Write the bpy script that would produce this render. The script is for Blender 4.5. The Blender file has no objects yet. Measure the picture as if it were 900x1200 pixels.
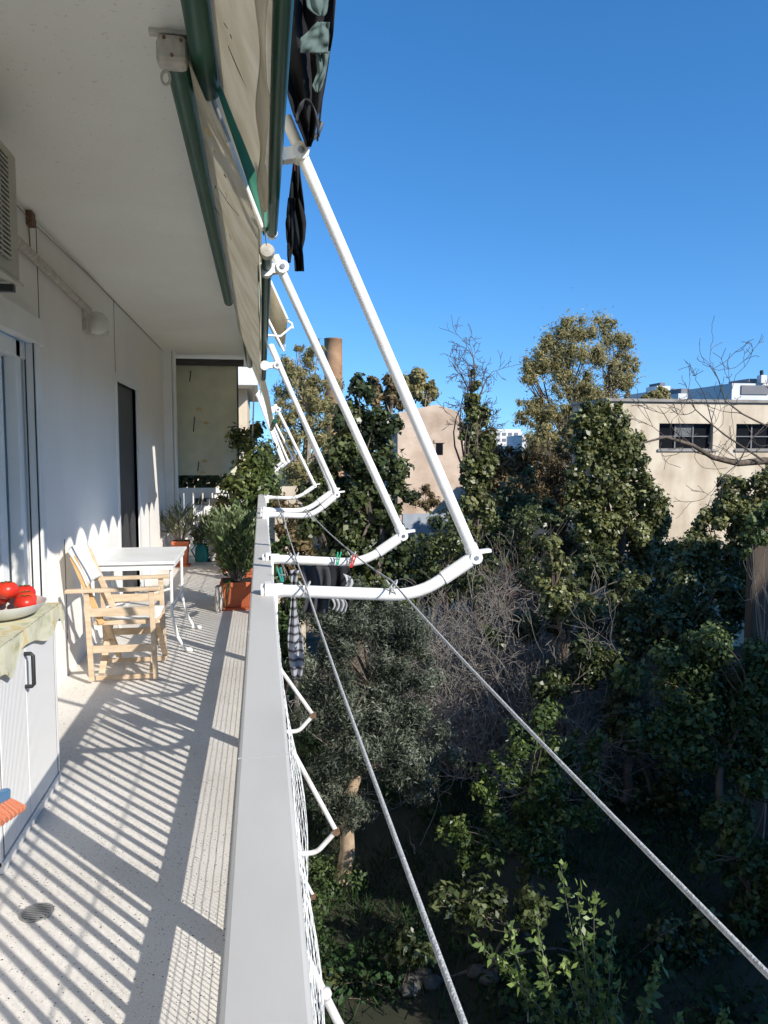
import bpy, math, random
import numpy as np
from mathutils import Vector, Matrix

R = math.radians
col = bpy.context.scene.collection
scene = bpy.context.scene
rng = np.random.default_rng(7)
random.seed(7)

# ------------------------------------------------------------------ camera data (survey of the place)
CAM_Z = 1.55
YAW, PITCH, FOC = R(9.05), R(4.45), 900.0
cy_, sy_, cp_, sp_ = math.cos(YAW), math.sin(YAW), math.cos(PITCH), math.sin(PITCH)
FWD = np.array([sy_*cp_, cy_*cp_, -sp_]); RGT = np.array([cy_, -sy_, 0.0]); UPV = np.array([sy_*sp_, cy_*sp_, cp_])
def ray(u, v):
    return FWD + RGT*((u-450)/FOC) + UPV*((600-v)/FOC)
def at(u, v, y=None, x=None, z=None):
    """survey point: where a sight line meets a plane of known y, x or height"""
    d = ray(u, v)
    t = y/d[1] if y is not None else (x/d[0] if x is not None else (z-CAM_Z)/d[2])
    return np.array([0, 0, CAM_Z]) + d*t

# ------------------------------------------------------------------ materials
def newmat(name):
    m = bpy.data.materials.new(name); m.use_nodes = True
    nt = m.node_tree; b = nt.nodes['Principled BSDF']
    return m, nt, b
def N(nt, t, **kw):
    n = nt.nodes.new(t)
    for k, v in kw.items(): setattr(n, k, v)
    return n
def ramp(nt, stops):
    r = N(nt, 'ShaderNodeValToRGB'); e = r.color_ramp.elements
    while len(e) < len(stops): e.new(0.5)
    for i, (p, c) in enumerate(stops):
        e[i].position = p; e[i].color = (*c, 1) if len(c) == 3 else c
    return r
def mat(name, c1, c2=None, scale=4.0, rough=0.6, bump=0.0, bscale=60.0, metal=0.0, detail=5, spec=0.4, stretch=None, lo=0.35, hi=0.65):
    m, nt, b = newmat(name)
    b.inputs['Roughness'].default_value = rough; b.inputs['Metallic'].default_value = metal
    b.inputs['Specular IOR Level'].default_value = spec
    tc = N(nt, 'ShaderNodeTexCoord'); vec = tc.outputs['Object']
    if stretch:
        mp = N(nt, 'ShaderNodeMapping'); mp.inputs['Scale'].default_value = stretch
        nt.links.new(vec, mp.inputs[0]); vec = mp.outputs[0]
    c2 = c2 or tuple(x*0.86 for x in c1)
    n = N(nt, 'ShaderNodeTexNoise'); n.inputs['Scale'].default_value = scale; n.inputs['Detail'].default_value = detail
    nt.links.new(vec, n.inputs['Vector'])
    r = ramp(nt, [(lo, c1), (hi, c2)]); nt.links.new(n.outputs['Fac'], r.inputs[0])
    nt.links.new(r.outputs[0], b.inputs['Base Color'])
    if bump:
        n2 = N(nt, 'ShaderNodeTexNoise'); n2.inputs['Scale'].default_value = bscale; n2.inputs['Detail'].default_value = 6
        nt.links.new(vec, n2.inputs['Vector'])
        bp = N(nt, 'ShaderNodeBump'); bp.inputs['Strength'].default_value = bump; bp.inputs['Distance'].default_value = 0.01
        nt.links.new(n2.outputs['Fac'], bp.inputs['Height']); nt.links.new(bp.outputs[0], b.inputs['Normal'])
    return m
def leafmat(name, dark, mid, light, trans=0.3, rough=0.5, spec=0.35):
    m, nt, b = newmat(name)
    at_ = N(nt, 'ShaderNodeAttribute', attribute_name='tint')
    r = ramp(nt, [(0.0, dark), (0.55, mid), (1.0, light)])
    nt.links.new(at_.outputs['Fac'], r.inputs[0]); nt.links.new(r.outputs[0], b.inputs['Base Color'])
    b.inputs['Roughness'].default_value = rough; b.inputs['Specular IOR Level'].default_value = spec
    tr = N(nt, 'ShaderNodeBsdfTranslucent'); nt.links.new(r.outputs[0], tr.inputs['Color'])
    mx = N(nt, 'ShaderNodeMixShader'); mx.inputs[0].default_value = trans
    nt.links.new(b.outputs[0], mx.inputs[1]); nt.links.new(tr.outputs[0], mx.inputs[2])
    nt.links.new(mx.outputs[0], nt.nodes['Material Output'].inputs[0])
    return m

def plaster(name, base, stain, weather=0.5, specks=0.0):
    """painted render: faint blotches, faint vertical streaks, fine grain"""
    m, nt, b = newmat(name)
    tc = N(nt, 'ShaderNodeTexCoord')
    n1 = N(nt, 'ShaderNodeTexNoise'); n1.inputs['Scale'].default_value = 1.3; n1.inputs['Detail'].default_value = 8
    nt.links.new(tc.outputs['Object'], n1.inputs['Vector'])
    mp = N(nt, 'ShaderNodeMapping'); mp.inputs['Scale'].default_value = (2.2, 2.2, 0.5); nt.links.new(tc.outputs['Object'], mp.inputs[0])
    n2 = N(nt, 'ShaderNodeTexNoise'); n2.inputs['Scale'].default_value = 1.0; n2.inputs['Detail'].default_value = 6
    nt.links.new(mp.outputs[0], n2.inputs['Vector'])
    ad = N(nt, 'ShaderNodeMath', operation='MULTIPLY'); nt.links.new(n1.outputs['Fac'], ad.inputs[0]); nt.links.new(n2.outputs['Fac'], ad.inputs[1])
    r = ramp(nt, [(0.12, tuple(x*(1-weather)+y*weather for x, y in zip(base, stain))), (0.34, base)]); nt.links.new(ad.outputs[0], r.inputs[0])
    out = r.outputs[0]
    if specks:
        sv = N(nt, 'ShaderNodeTexNoise'); sv.inputs['Scale'].default_value = 55; sv.inputs['Detail'].default_value = 2
        nt.links.new(tc.outputs['Object'], sv.inputs['Vector'])
        sr = ramp(nt, [(0.66, (1, 1, 1)), (0.74, (1-specks,)*3)]); nt.links.new(sv.outputs['Fac'], sr.inputs[0])
        mxs = N(nt, 'ShaderNodeMix', data_type='RGBA', blend_type='MULTIPLY'); mxs.inputs[0].default_value = 1.0
        nt.links.new(out, mxs.inputs[6]); nt.links.new(sr.outputs[0], mxs.inputs[7]); out = mxs.outputs[2]
    nt.links.new(out, b.inputs['Base Color']); b.inputs['Roughness'].default_value = 0.75
    b.inputs['Specular IOR Level'].default_value = 0.25
    n3 = N(nt, 'ShaderNodeTexNoise'); n3.inputs['Scale'].default_value = 90; n3.inputs['Detail'].default_value = 4
    nt.links.new(tc.outputs['Object'], n3.inputs['Vector'])
    bp = N(nt, 'ShaderNodeBump'); bp.inputs['Strength'].default_value = 0.25; bp.inputs['Distance'].default_value = 0.004
    nt.links.new(n3.outputs['Fac'], bp.inputs['Height']); nt.links.new(bp.outputs[0], b.inputs['Normal'])
    return m

def terrazzo():
    m, nt, b = newmat('terrazzo')
    tc = N(nt, 'ShaderNodeTexCoord')
    def vor(scale):
        v = N(nt, 'ShaderNodeTexVoronoi'); v.inputs['Scale'].default_value = scale
        nz = N(nt, 'ShaderNodeTexNoise'); nz.inputs['Scale'].default_value = scale*1.7
        nt.links.new(tc.outputs['Object'], nz.inputs['Vector'])
        mx = N(nt, 'ShaderNodeVectorMath', operation='MULTIPLY_ADD'); mx.inputs[1].default_value = (0.35/scale,)*3
        nt.links.new(nz.outputs['Color'], mx.inputs[0]); nt.links.new(tc.outputs['Object'], mx.inputs[2])
        nt.links.new(mx.outputs[0], v.inputs['Vector']); return v
    base = N(nt, 'ShaderNodeTexNoise'); base.inputs['Scale'].default_value = 1.6; base.inputs['Detail'].default_value = 7
    nt.links.new(tc.outputs['Object'], base.inputs['Vector'])
    rb = ramp(nt, [(0.3, (0.60, 0.565, 0.51)), (0.7, (0.73, 0.695, 0.64))]); nt.links.new(base.outputs['Fac'], rb.inputs[0])
    cur = rb.outputs[0]
    for sc, thr, pick, c in ((130, 0.28, 0.74, (0.40, 0.37, 0.33)), (95, 0.25, 0.87, (0.05, 0.05, 0.055)), (60, 0.20, 0.92, (0.07, 0.062, 0.055)), (200, 0.3, 0.70, (0.86, 0.85, 0.82)), (70, 0.26, 0.90, (0.50, 0.42, 0.33))):
        v = vor(sc)
        lt = N(nt, 'ShaderNodeMath', operation='LESS_THAN'); lt.inputs[1].default_value = thr; nt.links.new(v.outputs['Distance'], lt.inputs[0])
        sep = N(nt, 'ShaderNodeSeparateColor'); nt.links.new(v.outputs['Color'], sep.inputs[0])
        gt = N(nt, 'ShaderNodeMath', operation='GREATER_THAN'); gt.inputs[1].default_value = pick; nt.links.new(sep.outputs[0], gt.inputs[0])
        ml = N(nt, 'ShaderNodeMath', operation='MULTIPLY'); nt.links.new(lt.outputs[0], ml.inputs[0]); nt.links.new(gt.outputs[0], ml.inputs[1])
        mx = N(nt, 'ShaderNodeMix', data_type='RGBA'); nt.links.new(ml.outputs[0], mx.inputs[0]); nt.links.new(cur, mx.inputs[6]); mx.inputs[7].default_value = (*c, 1)
        cur = mx.outputs[2]
    nt.links.new(cur, b.inputs['Base Color']); b.inputs['Roughness'].default_value = 0.55; b.inputs['Specular IOR Level'].default_value = 0.3
    return m

def ribbed(name, c, freq, axis='Y', rough=0.45):
    m, nt, b = newmat(name)
    tc = N(nt, 'ShaderNodeTexCoord'); w = N(nt, 'ShaderNodeTexWave', bands_direction=axis); w.inputs['Scale'].default_value = freq
    nt.links.new(tc.outputs['Object'], w.inputs['Vector'])
    r = ramp(nt, [(0.0, tuple(x*0.72 for x in c)), (0.3, c)]); nt.links.new(w.outputs['Fac'], r.inputs[0]); nt.links.new(r.outputs[0], b.inputs['Base Color'])
    bp = N(nt, 'ShaderNodeBump'); bp.inputs['Strength'].default_value = 0.6; bp.inputs['Distance'].default_value = 0.003
    nt.links.new(w.outputs['Fac'], bp.inputs['Height']); nt.links.new(bp.outputs[0], b.inputs['Normal'])
    b.inputs['Roughness'].default_value = rough
    return m

def bricky(name, c1, c2, mortar, scale=3.0):
    m, nt, b = newmat(name)
    tc = N(nt, 'ShaderNodeTexCoord')
    mp = N(nt, 'ShaderNodeMapping'); mp.inputs['Rotation'].default_value = (R(90), 0, 0); nt.links.new(tc.outputs['Object'], mp.inputs[0])
    br = N(nt, 'ShaderNodeTexBrick'); br.inputs['Scale'].default_value = scale
    br.inputs['Color1'].default_value = (*c1, 1); br.inputs['Color2'].default_value = (*c2, 1); br.inputs['Mortar'].default_value = (*mortar, 1)
    nt.links.new(mp.outputs[0], br.inputs['Vector'])
    n = N(nt, 'ShaderNodeTexNoise'); n.inputs['Scale'].default_value = 0.8; n.inputs['Detail'].default_value = 8; nt.links.new(tc.outputs['Object'], n.inputs['Vector'])
    mx = N(nt, 'ShaderNodeMix', data_type='RGBA', blend_type='MULTIPLY'); mx.inputs[0].default_value = 0.8
    rr = ramp(nt, [(0.3, (0.55, 0.5, 0.45)), (0.65, (1, 1, 1))]); nt.links.new(n.outputs['Fac'], rr.inputs[0])
    nt.links.new(br.outputs['Color'], mx.inputs[6]); nt.links.new(rr.outputs[0], mx.inputs[7]); nt.links.new(mx.outputs[2], b.inputs['Base Color'])
    b.inputs['Roughness'].default_value = 0.9
    return m

def cloth_pattern(name, cols, scale=14, rough=0.8, wave=None):
    m, nt, b = newmat(name)
    tc = N(nt, 'ShaderNodeTexCoord')
    if wave:
        n = N(nt, 'ShaderNodeTexWave', bands_direction=wave); n.inputs['Scale'].default_value = scale; n.inputs['Distortion'].default_value = 0.8; out = n.outputs['Fac']
    else:
        n = N(nt, 'ShaderNodeTexNoise'); n.inputs['Scale'].default_value = scale; n.inputs['Detail'].default_value = 3; n.inputs['Distortion'].default_value = 1.5; out = n.outputs['Fac']
    nt.links.new(tc.outputs['Object'], n.inputs['Vector'])
    r = ramp(nt, cols); nt.links.new(out, r.inputs[0]); nt.links.new(r.outputs[0], b.inputs['Base Color'])
    b.inputs['Roughness'].default_value = rough; b.inputs['Specular IOR Level'].default_value = 0.2
    return m

def awning_cloth():
    """weathered cream acrylic that lets some light through"""
    m, nt, b = newmat('awning_cream')
    tc = N(nt, 'ShaderNodeTexCoord')
    n = N(nt, 'ShaderNodeTexNoise'); n.inputs['Scale'].default_value = 5; n.inputs['Detail'].default_value = 8
    mp = N(nt, 'ShaderNodeMapping'); mp.inputs['Scale'].default_value = (1, 1.0, 1); nt.links.new(tc.outputs['Object'], mp.inputs[0]); nt.links.new(mp.outputs[0], n.inputs['Vector'])
    r = ramp(nt, [(0.3, (0.50, 0.43, 0.30)), (0.62, (0.66, 0.60, 0.46))]); nt.links.new(n.outputs['Fac'], r.inputs[0])
    nt.links.new(r.outputs[0], b.inputs['Base Color']); b.inputs['Roughness'].default_value = 0.85; b.inputs['Specular IOR Level'].default_value = 0.15
    tr = N(nt, 'ShaderNodeBsdfTranslucent'); nt.links.new(r.outputs[0], tr.inputs['Color'])
    mx = N(nt, 'ShaderNodeMixShader'); mx.inputs[0].default_value = 0.18
    nt.links.new(b.outputs[0], mx.inputs[1]); nt.links.new(tr.outputs[0], mx.inputs[2]); nt.links.new(mx.outputs[0], nt.nodes['Material Output'].inputs[0])
    return m

M = {}
M['terrazzo'] = terrazzo()
M['wall'] = plaster('wall_paint', (0.83, 0.80, 0.755), (0.66, 0.63, 0.57), 0.3)
M['ceiling'] = plaster('ceiling_paint', (0.89, 0.89, 0.825), (0.76, 0.73, 0.64), 0.3, 0.22)
M['white'] = mat('white_paint', (0.82, 0.82, 0.80), (0.74, 0.74, 0.71), 3, 0.35, 0.02)
M['white_tube'] = mat('white_tube', (0.84, 0.82, 0.78), (0.56, 0.50, 0.42), 9, 0.36, 0.06, 40, detail=9, lo=0.55, hi=0.82)
M['old_tube'] = mat('old_white_tube', (0.72, 0.70, 0.67), (0.48, 0.43, 0.38), 9, 0.5, lo=0.45, hi=0.75)
M['coping'] = mat('coping_grey', (0.55, 0.53, 0.49), (0.45, 0.433, 0.40), 3.5, 0.5, 0.08, 25, spec=0.3, detail=12, stretch=(1, 0.35, 1), lo=0.42, hi=0.78)
M['joint'] = mat('joint_seal', (0.10, 0.10, 0.10), None, 5, 0.7)
M['bar'] = mat('railing_grey', (0.42, 0.42, 0.42), None, 5, 0.5)
M['concrete'] = mat('kerb_concrete', (0.50, 0.49, 0.46), (0.38, 0.37, 0.34), 5, 0.85, 0.2)
M['green_tube'] = mat('green_tube', (0.012, 0.085, 0.052), (0.009, 0.066, 0.042), 4, 0.38)
M['green_cloth'] = mat('green_cloth', (0.06, 0.25, 0.165), (0.05, 0.21, 0.14), 9, 0.8)
M['cream'] = awning_cloth()
M['slit'] = mat('slit_dark', (0.018, 0.014, 0.01), (0.05, 0.04, 0.02), 30, 0.9)
M['ochre'] = mat('mildew_ochre', (0.50, 0.36, 0.14), (0.56, 0.44, 0.24), 30, 0.9)
M['bracket'] = mat('bracket_cream', (0.55, 0.53, 0.47), (0.40, 0.36, 0.30), 25, 0.5)
M['rust'] = mat('rust', (0.12, 0.06, 0.035), (0.2, 0.12, 0.07), 40, 0.8)
M['steel'] = mat('steel', (0.5, 0.5, 0.5), (0.3, 0.3, 0.3), 12, 0.35, metal=0.8)
M['black'] = mat('black_plastic', (0.015, 0.015, 0.017), (0.03, 0.03, 0.03), 10, 0.45)
M['rope'] = mat('rope', (0.56, 0.56, 0.54), (0.40, 0.40, 0.385), 160, 0.85, 0.5, 300)
M['net'] = mat('net_white', (0.78, 0.78, 0.76), None, 20, 0.7)
M['wood'] = mat('beech_wood', (0.50, 0.375, 0.245), (0.62, 0.485, 0.34), 9, 0.5, 0.05, 40, stretch=(1, 1, 4))
M['orange_wood'] = mat('orange_wood', (0.56, 0.33, 0.13), (0.62, 0.40, 0.19), 9, 0.5)
M['canvas'] = mat('white_canvas', (0.80, 0.79, 0.75), (0.70, 0.68, 0.63), 12, 0.9, 0.1, 200)
M['cabinet'] = ribbed('cabinet_pvc', (0.72, 0.71, 0.69), 20)
M['cabinet_side'] = mat('cabinet_edge', (0.70, 0.69, 0.67), None, 4, 0.45)
M['dark'] = mat('dark_gap', (0.01, 0.01, 0.012), None, 5, 0.6)
M['darkgrey'] = mat('shutter_grey', (0.055, 0.055, 0.055), (0.045, 0.045, 0.046), 3, 0.55)
M['tablecloth'] = cloth_pattern('tablecloth', [(0.28, (0.34, 0.33, 0.20)), (0.42, (0.50, 0.49, 0.35)), (0.54, (0.58, 0.56, 0.42)), (0.62, (0.55, 0.41, 0.18)), (0.70, (0.52, 0.50, 0.35))], 7)
M['bowl'] = mat('bowl_glaze', (0.62, 0.62, 0.58), (0.54, 0.53, 0.5), 8, 0.2)
M['tomato'] = mat('tomato_skin', (0.52, 0.020, 0.014), (0.62, 0.05, 0.02), 12, 0.34, spec=0.4)
M['calyx'] = mat('calyx', (0.07, 0.16, 0.03), None, 20, 0.6)
M['blue'] = mat('blue_plastic', (0.06, 0.19, 0.36), None, 5, 0.4)
M['bristle'] = cloth_pattern('bristle', [(0.30, (0.50, 0.14, 0.08)), (0.5, (0.50, 0.25, 0.13)), (0.60, (0.33, 0.32, 0.14)), (0.75, (0.52, 0.15, 0.09))], 22, wave='Y')
M['ac'] = mat('ac_case', (0.56, 0.53, 0.45), (0.48, 0.45, 0.38), 3, 0.5)
M['glass'] = mat('door_glass', (0.60, 0.575, 0.51), (0.52, 0.50, 0.44), 1.2, 0.3, spec=0.25)
M['lampglass'] = mat('lamp_glass', (0.72, 0.70, 0.64), None, 5, 0.2)
M['terracotta'] = mat('terracotta', (0.50, 0.13, 0.05), (0.42, 0.11, 0.05), 8, 0.65, 0.1)
M['soil'] = mat('soil', (0.04, 0.028, 0.018), None, 40, 0.95, 0.5)
M['teal'] = mat('teal_plastic', (0.03, 0.30, 0.27), None, 5, 0.4)
M['pegred'] = mat('peg_red', (0.6, 0.03, 0.03), None, 5, 0.4)
M['peggreen'] = mat('peg_green', (0.03, 0.38, 0.22), None, 5, 0.4)
M['pink'] = mat('peg_pink', (0.65, 0.2, 0.25), None, 5, 0.4)
M['bag'] = mat('clear_bag', (0.62, 0.58, 0.52), (0.45, 0.42, 0.37), 25, 0.2)
M['curtain'] = mat('screen_cloth', (0.52, 0.53, 0.41), (0.60, 0.585, 0.44), 6, 0.9)
M['blackcloth'] = mat('black_cloth', (0.014, 0.014, 0.016), (0.026, 0.026, 0.028), 9, 0.95, spec=0.08)
M['greycloth'] = mat('grey_green_cloth', (0.10, 0.14, 0.13), (0.075, 0.11, 0.10), 12, 0.9)
M['charcoal'] = mat('charcoal_cloth', (0.03, 0.03, 0.034), (0.05, 0.05, 0.055), 12, 0.9)
M['palecloth'] = mat('pale_cloth', (0.42, 0.42, 0.41), (0.3, 0.3, 0.3), 12, 0.9)
M['stripes'] = cloth_pattern('striped_cloth', [(0.0, (0.07, 0.07, 0.075)), (0.12, (0.09, 0.09, 0.095)), (0.26, (0.28, 0.28, 0.30)), (1, (0.35, 0.35, 0.37))], 8.5, wave='Z')
M['facade'] = plaster('old_facade', (0.66, 0.57, 0.44), (0.40, 0.31, 0.21), 0.7)
M['facade_pink'] = bricky('pink_stone', (0.66, 0.51, 0.385), (0.61, 0.475, 0.36), (0.63, 0.51, 0.41), 2.2)
M['brick'] = bricky('chimney_brick', (0.44, 0.25, 0.13), (0.38, 0.22, 0.12), (0.42, 0.29, 0.19), 1.6)
M['cement'] = mat('cement', (0.34, 0.32, 0.29), (0.22, 0.2, 0.18), 2, 0.9, 0.2)
M['brownwall'] = mat('brown_wall', (0.10, 0.075, 0.055), (0.05, 0.04, 0.03), 1.5, 0.95, 0.3, 20, stretch=(2, 2, 0.4))
M['cityw'] = mat('city_white', (0.70, 0.70, 0.68), (0.6, 0.6, 0.58), 0.3, 0.8)
M['citygrey'] = mat('city_grey', (0.20, 0.20, 0.21), None, 0.3, 0.8)
M['bluegrey'] = mat('blue_grey', (0.36, 0.39, 0.43), (0.28, 0.31, 0.34), 2, 0.7)
M['pane'] = mat('window_black', (0.006, 0.006, 0.007), None, 2, 0.25)
M['pane_pale'] = mat('window_pale', (0.16, 0.17, 0.17), None, 6, 0.3)
M['bark'] = mat('bark', (0.16, 0.125, 0.095), (0.085, 0.066, 0.05), 9, 0.95, 0.4, 30, stretch=(1, 1, 0.3))
M['twig'] = mat('twig', (0.285, 0.255, 0.22), (0.14, 0.122, 0.105), 2, 0.9)
M['twig_dark'] = mat('dark_twig', (0.13, 0.105, 0.085), (0.08, 0.065, 0.055), 5, 0.9)
M['twig_red'] = mat('twig_red', (0.24, 0.15, 0.12), (0.15, 0.10, 0.08), 5, 0.9)
M['eubark'] = mat('pale_bark', (0.34, 0.29, 0.23), (0.2, 0.16, 0.12), 4, 0.9)
M['trunkpale'] = mat('pale_trunk', (0.46, 0.34, 0.22), (0.30, 0.21, 0.14), 6, 0.95, 0.4, 30)
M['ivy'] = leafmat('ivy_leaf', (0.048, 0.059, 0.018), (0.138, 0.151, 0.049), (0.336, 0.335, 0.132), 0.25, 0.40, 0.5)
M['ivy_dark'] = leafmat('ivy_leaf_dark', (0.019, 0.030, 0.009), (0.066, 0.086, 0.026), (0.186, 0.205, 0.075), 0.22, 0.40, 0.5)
M['olive'] = leafmat('olive_leaf', (0.028, 0.038, 0.024), (0.095, 0.112, 0.075), (0.29, 0.31, 0.23), 0.2, 0.5, 0.4)
M['euc'] = leafmat('eucalyptus_leaf', (0.202, 0.187, 0.084), (0.403, 0.357, 0.163), (0.618, 0.532, 0.266), 0.5, 0.5)
M['brownish'] = leafmat('brownish_leaf', (0.09, 0.065, 0.03), (0.19, 0.14, 0.065), (0.30, 0.23, 0.11), 0.3, 0.6)
M['citrus'] = leafmat('citrus_leaf', (0.018, 0.036, 0.010), (0.075, 0.115, 0.028), (0.24, 0.29, 0.075), 0.3, 0.4, 0.5)
M['shoot'] = leafmat('young_citrus_leaf', (0.05, 0.09, 0.025), (0.14, 0.21, 0.055), (0.40, 0.48, 0.15), 0.35, 0.4, 0.5)
M['bush'] = leafmat('bush_leaf', (0.022, 0.039, 0.012), (0.066, 0.103, 0.032), (0.180, 0.227, 0.075), 0.25, 0.45)
M['oleander'] = leafmat('oleander_leaf', (0.05, 0.08, 0.03), (0.15, 0.21, 0.08), (0.38, 0.43, 0.25), 0.25, 0.4)
M['climber'] = leafmat('climber_leaf', (0.025, 0.042, 0.014), (0.095, 0.13, 0.034), (0.34, 0.34, 0.12), 0.3, 0.4)
M['succulent'] = leafmat('succulent_leaf', (0.07, 0.09, 0.045), (0.19, 0.22, 0.11), (0.40, 0.42, 0.25), 0.15, 0.4)
M['dry'] = leafmat('dry_leaf', (0.08, 0.05, 0.022), (0.19, 0.13, 0.055), (0.34, 0.24, 0.11), 0.3, 0.7)
M['grass'] = leafmat('grass_blade', (0.010, 0.026, 0.008), (0.026, 0.062, 0.016), (0.06, 0.13, 0.03), 0.25, 0.6)
M['ground'] = mat('garden_soil', (0.022, 0.026, 0.012), (0.042, 0.036, 0.022), 0.7, 0.95, 0.6, 9)
M['stone'] = mat('field_stone', (0.11, 0.105, 0.095), (0.06, 0.058, 0.052), 6, 0.9, 0.3)

# ------------------------------------------------------------------ object helpers
WORLD = {}
def wl(o): return WORLD.get(o.name, Vector((0, 0, 0)))
def link(o, parent=None):
    col.objects.link(o)
    if parent is not None:
        o.parent = parent
        o.matrix_parent_inverse = Matrix.Translation(-wl(parent))
    return o
def tag(o, label=None, cat=None, group=None, kind=None):
    if label: o['label'] = label
    if cat: o['category'] = cat
    if group: o['group'] = group
    if kind: o['kind'] = kind
    return o
def thing(name, label, cat, loc=(0, 0, 0), group=None):
    o = bpy.data.objects.new(name, None); o.empty_display_size = 0.1
    o.location = loc; link(o); WORLD[o.name] = Vector(loc)
    return tag(o, label, cat, group)

def dup_part(src, loc):
    o = src.copy(); o.location = loc; col.objects.link(o)
    o.parent = src.parent; o.matrix_parent_inverse = src.matrix_parent_inverse.copy()
    return o

def frames(pts):
    pts = np.asarray(pts, float); n = len(pts)
    t = np.gradient(pts, axis=0); t /= np.linalg.norm(t, axis=1)[:, None]+1e-12
    a = np.array([0, 0, 1.0]) if abs(t[0][2]) < 0.9 else np.array([1.0, 0, 0])
    u = np.cross(t[0], a); u /= np.linalg.norm(u)
    U = [u]
    for i in range(1, n):
        u = U[-1]-t[i]*np.dot(U[-1], t[i]); nn = np.linalg.norm(u)
        u = u/nn if nn > 1e-6 else U[-1]
        U.append(u)
    U = np.array(U); V = np.cross(t, U)
    return pts, t, U, V

class MB:
    def __init__(s): s.v = []; s.f = []; s.n = 0
    def add(s, v, f):
        v = np.asarray(v, float); s.v.append(v); n = s.n
        s.f.extend([tuple(i+n for i in q) for q in f]); s.n += len(v); return s
    def box(s, lo, hi):
        (a, b, c), (d, e, f) = lo, hi
        a, d = min(a, d), max(a, d); b, e = min(b, e), max(b, e); c, f = min(c, f), max(c, f)
        return s.add([(a,b,c),(d,b,c),(d,e,c),(a,e,c),(a,b,f),(d,b,f),(d,e,f),(a,e,f)],
                     [(0,3,2,1),(4,5,6,7),(0,1,5,4),(1,2,6,5),(2,3,7,6),(3,0,4,7)])
    def beam(s, p, q, w, h, up=(0, 0, 1)):
        """rectangular bar from p to q; w across, h along up"""
        p, q = np.array(p, float), np.array(q, float); d = q-p; d /= np.linalg.norm(d)
        u = np.array(up, float); a = np.cross(d, u)
        if np.linalg.norm(a) < 1e-6: a = np.cross(d, (1.0, 0, 0))
        a /= np.linalg.norm(a); b = np.cross(a, d)
        a *= w/2; b *= h/2
        return s.add([p-a-b, p+a-b, p+a+b, p-a+b, q-a-b, q+a-b, q+a+b, q-a+b],
                     [(0,1,2,3),(7,6,5,4),(0,4,5,1),(1,5,6,2),(2,6,7,3),(3,7,4,0)])
    def tube(s, pts, r, k=10, cap=True):
        pts, t, U, V = frames(pts); n = len(pts)
        r = np.broadcast_to(np.asarray(r, float), (n,))
        a = np.arange(k)*2*math.pi/k
        ring = pts[:, None, :]+r[:, None, None]*(np.cos(a)[None, :, None]*U[:, None, :]+np.sin(a)[None, :, None]*V[:, None, :])
        f = [(i*k+j, i*k+(j+1) % k, (i+1)*k+(j+1) % k, (i+1)*k+j) for i in range(n-1) for j in range(k)]
        if cap: f += [tuple(range(k-1, -1, -1)), tuple((n-1)*k+j for j in range(k))]
        return s.add(ring.reshape(-1, 3), f)
    def lathe(s, prof, c=(0, 0, 0), k=24, axis='z'):
        v = []
        for r, z in prof:
            for j in range(k):
                a = j*2*math.pi/k; v.append((r*math.cos(a), r*math.sin(a), z))
        v = np.array(v)
        if axis == 'y': v = v[:, [0, 2, 1]]
        if axis == 'x': v = v[:, [2, 1, 0]]
        n = len(prof)
        f = [(i*k+j, i*k+(j+1) % k, (i+1)*k+(j+1) % k, (i+1)*k+j) for i in range(n-1) for j in range(k)]
        f += [tuple(range(k-1, -1, -1)), tuple((n-1)*k+j for j in range(k))]
        return s.add(v+np.array(c), f)
    def grid(s, fn, nu, nv):
        v = [fn(i/(nu-1), j/(nv-1)) for i in range(nu) for j in range(nv)]
        f = [(i*nv+j, (i+1)*nv+j, (i+1)*nv+j+1, i*nv+j+1) for i in range(nu-1) for j in range(nv-1)]
        return s.add(v, f)
    def poly(s, pts): return s.add(pts, [tuple(range(len(pts)))])
    def prism(s, pts, off):
        pts = np.array(pts, float); n = len(pts); off = np.array(off, float)
        return s.add(np.vstack([pts, pts+off]), [tuple(range(n-1, -1, -1)), tuple(range(n, 2*n))]+[(i, (i+1) % n, n+(i+1) % n, n+i) for i in range(n)])
    def build(s, name, m, parent=None, smooth=False, bevel=0, solid=0, loc=None):
        me = bpy.data.meshes.new(name)
        me.from_pydata(np.vstack(s.v).tolist(), [], s.f); me.validate()
        import bmesh
        bm = bmesh.new(); bm.from_mesh(me); bmesh.ops.recalc_face_normals(bm, faces=bm.faces); bm.to_mesh(me); bm.free()
        if smooth:
            for p in me.polygons: p.use_smooth = True
        me.materials.append(M[m] if isinstance(m, str) else m)
        o = bpy.data.objects.new(name, me); link(o, parent)
        if loc is not None: o.location = loc
        if solid:
            md = o.modifiers.new('thick', 'SOLIDIFY'); md.thickness = solid; md.offset = 0
        if bevel:
            md = o.modifiers.new('edge', 'BEVEL'); md.width = bevel; md.segments = 2; md.limit_method = 'ANGLE'; md.angle_limit = R(40)
        if smooth and not solid:
            try:
                me.set_sharp_from_angle(angle=R(50))
            except Exception: pass
        return o

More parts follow.
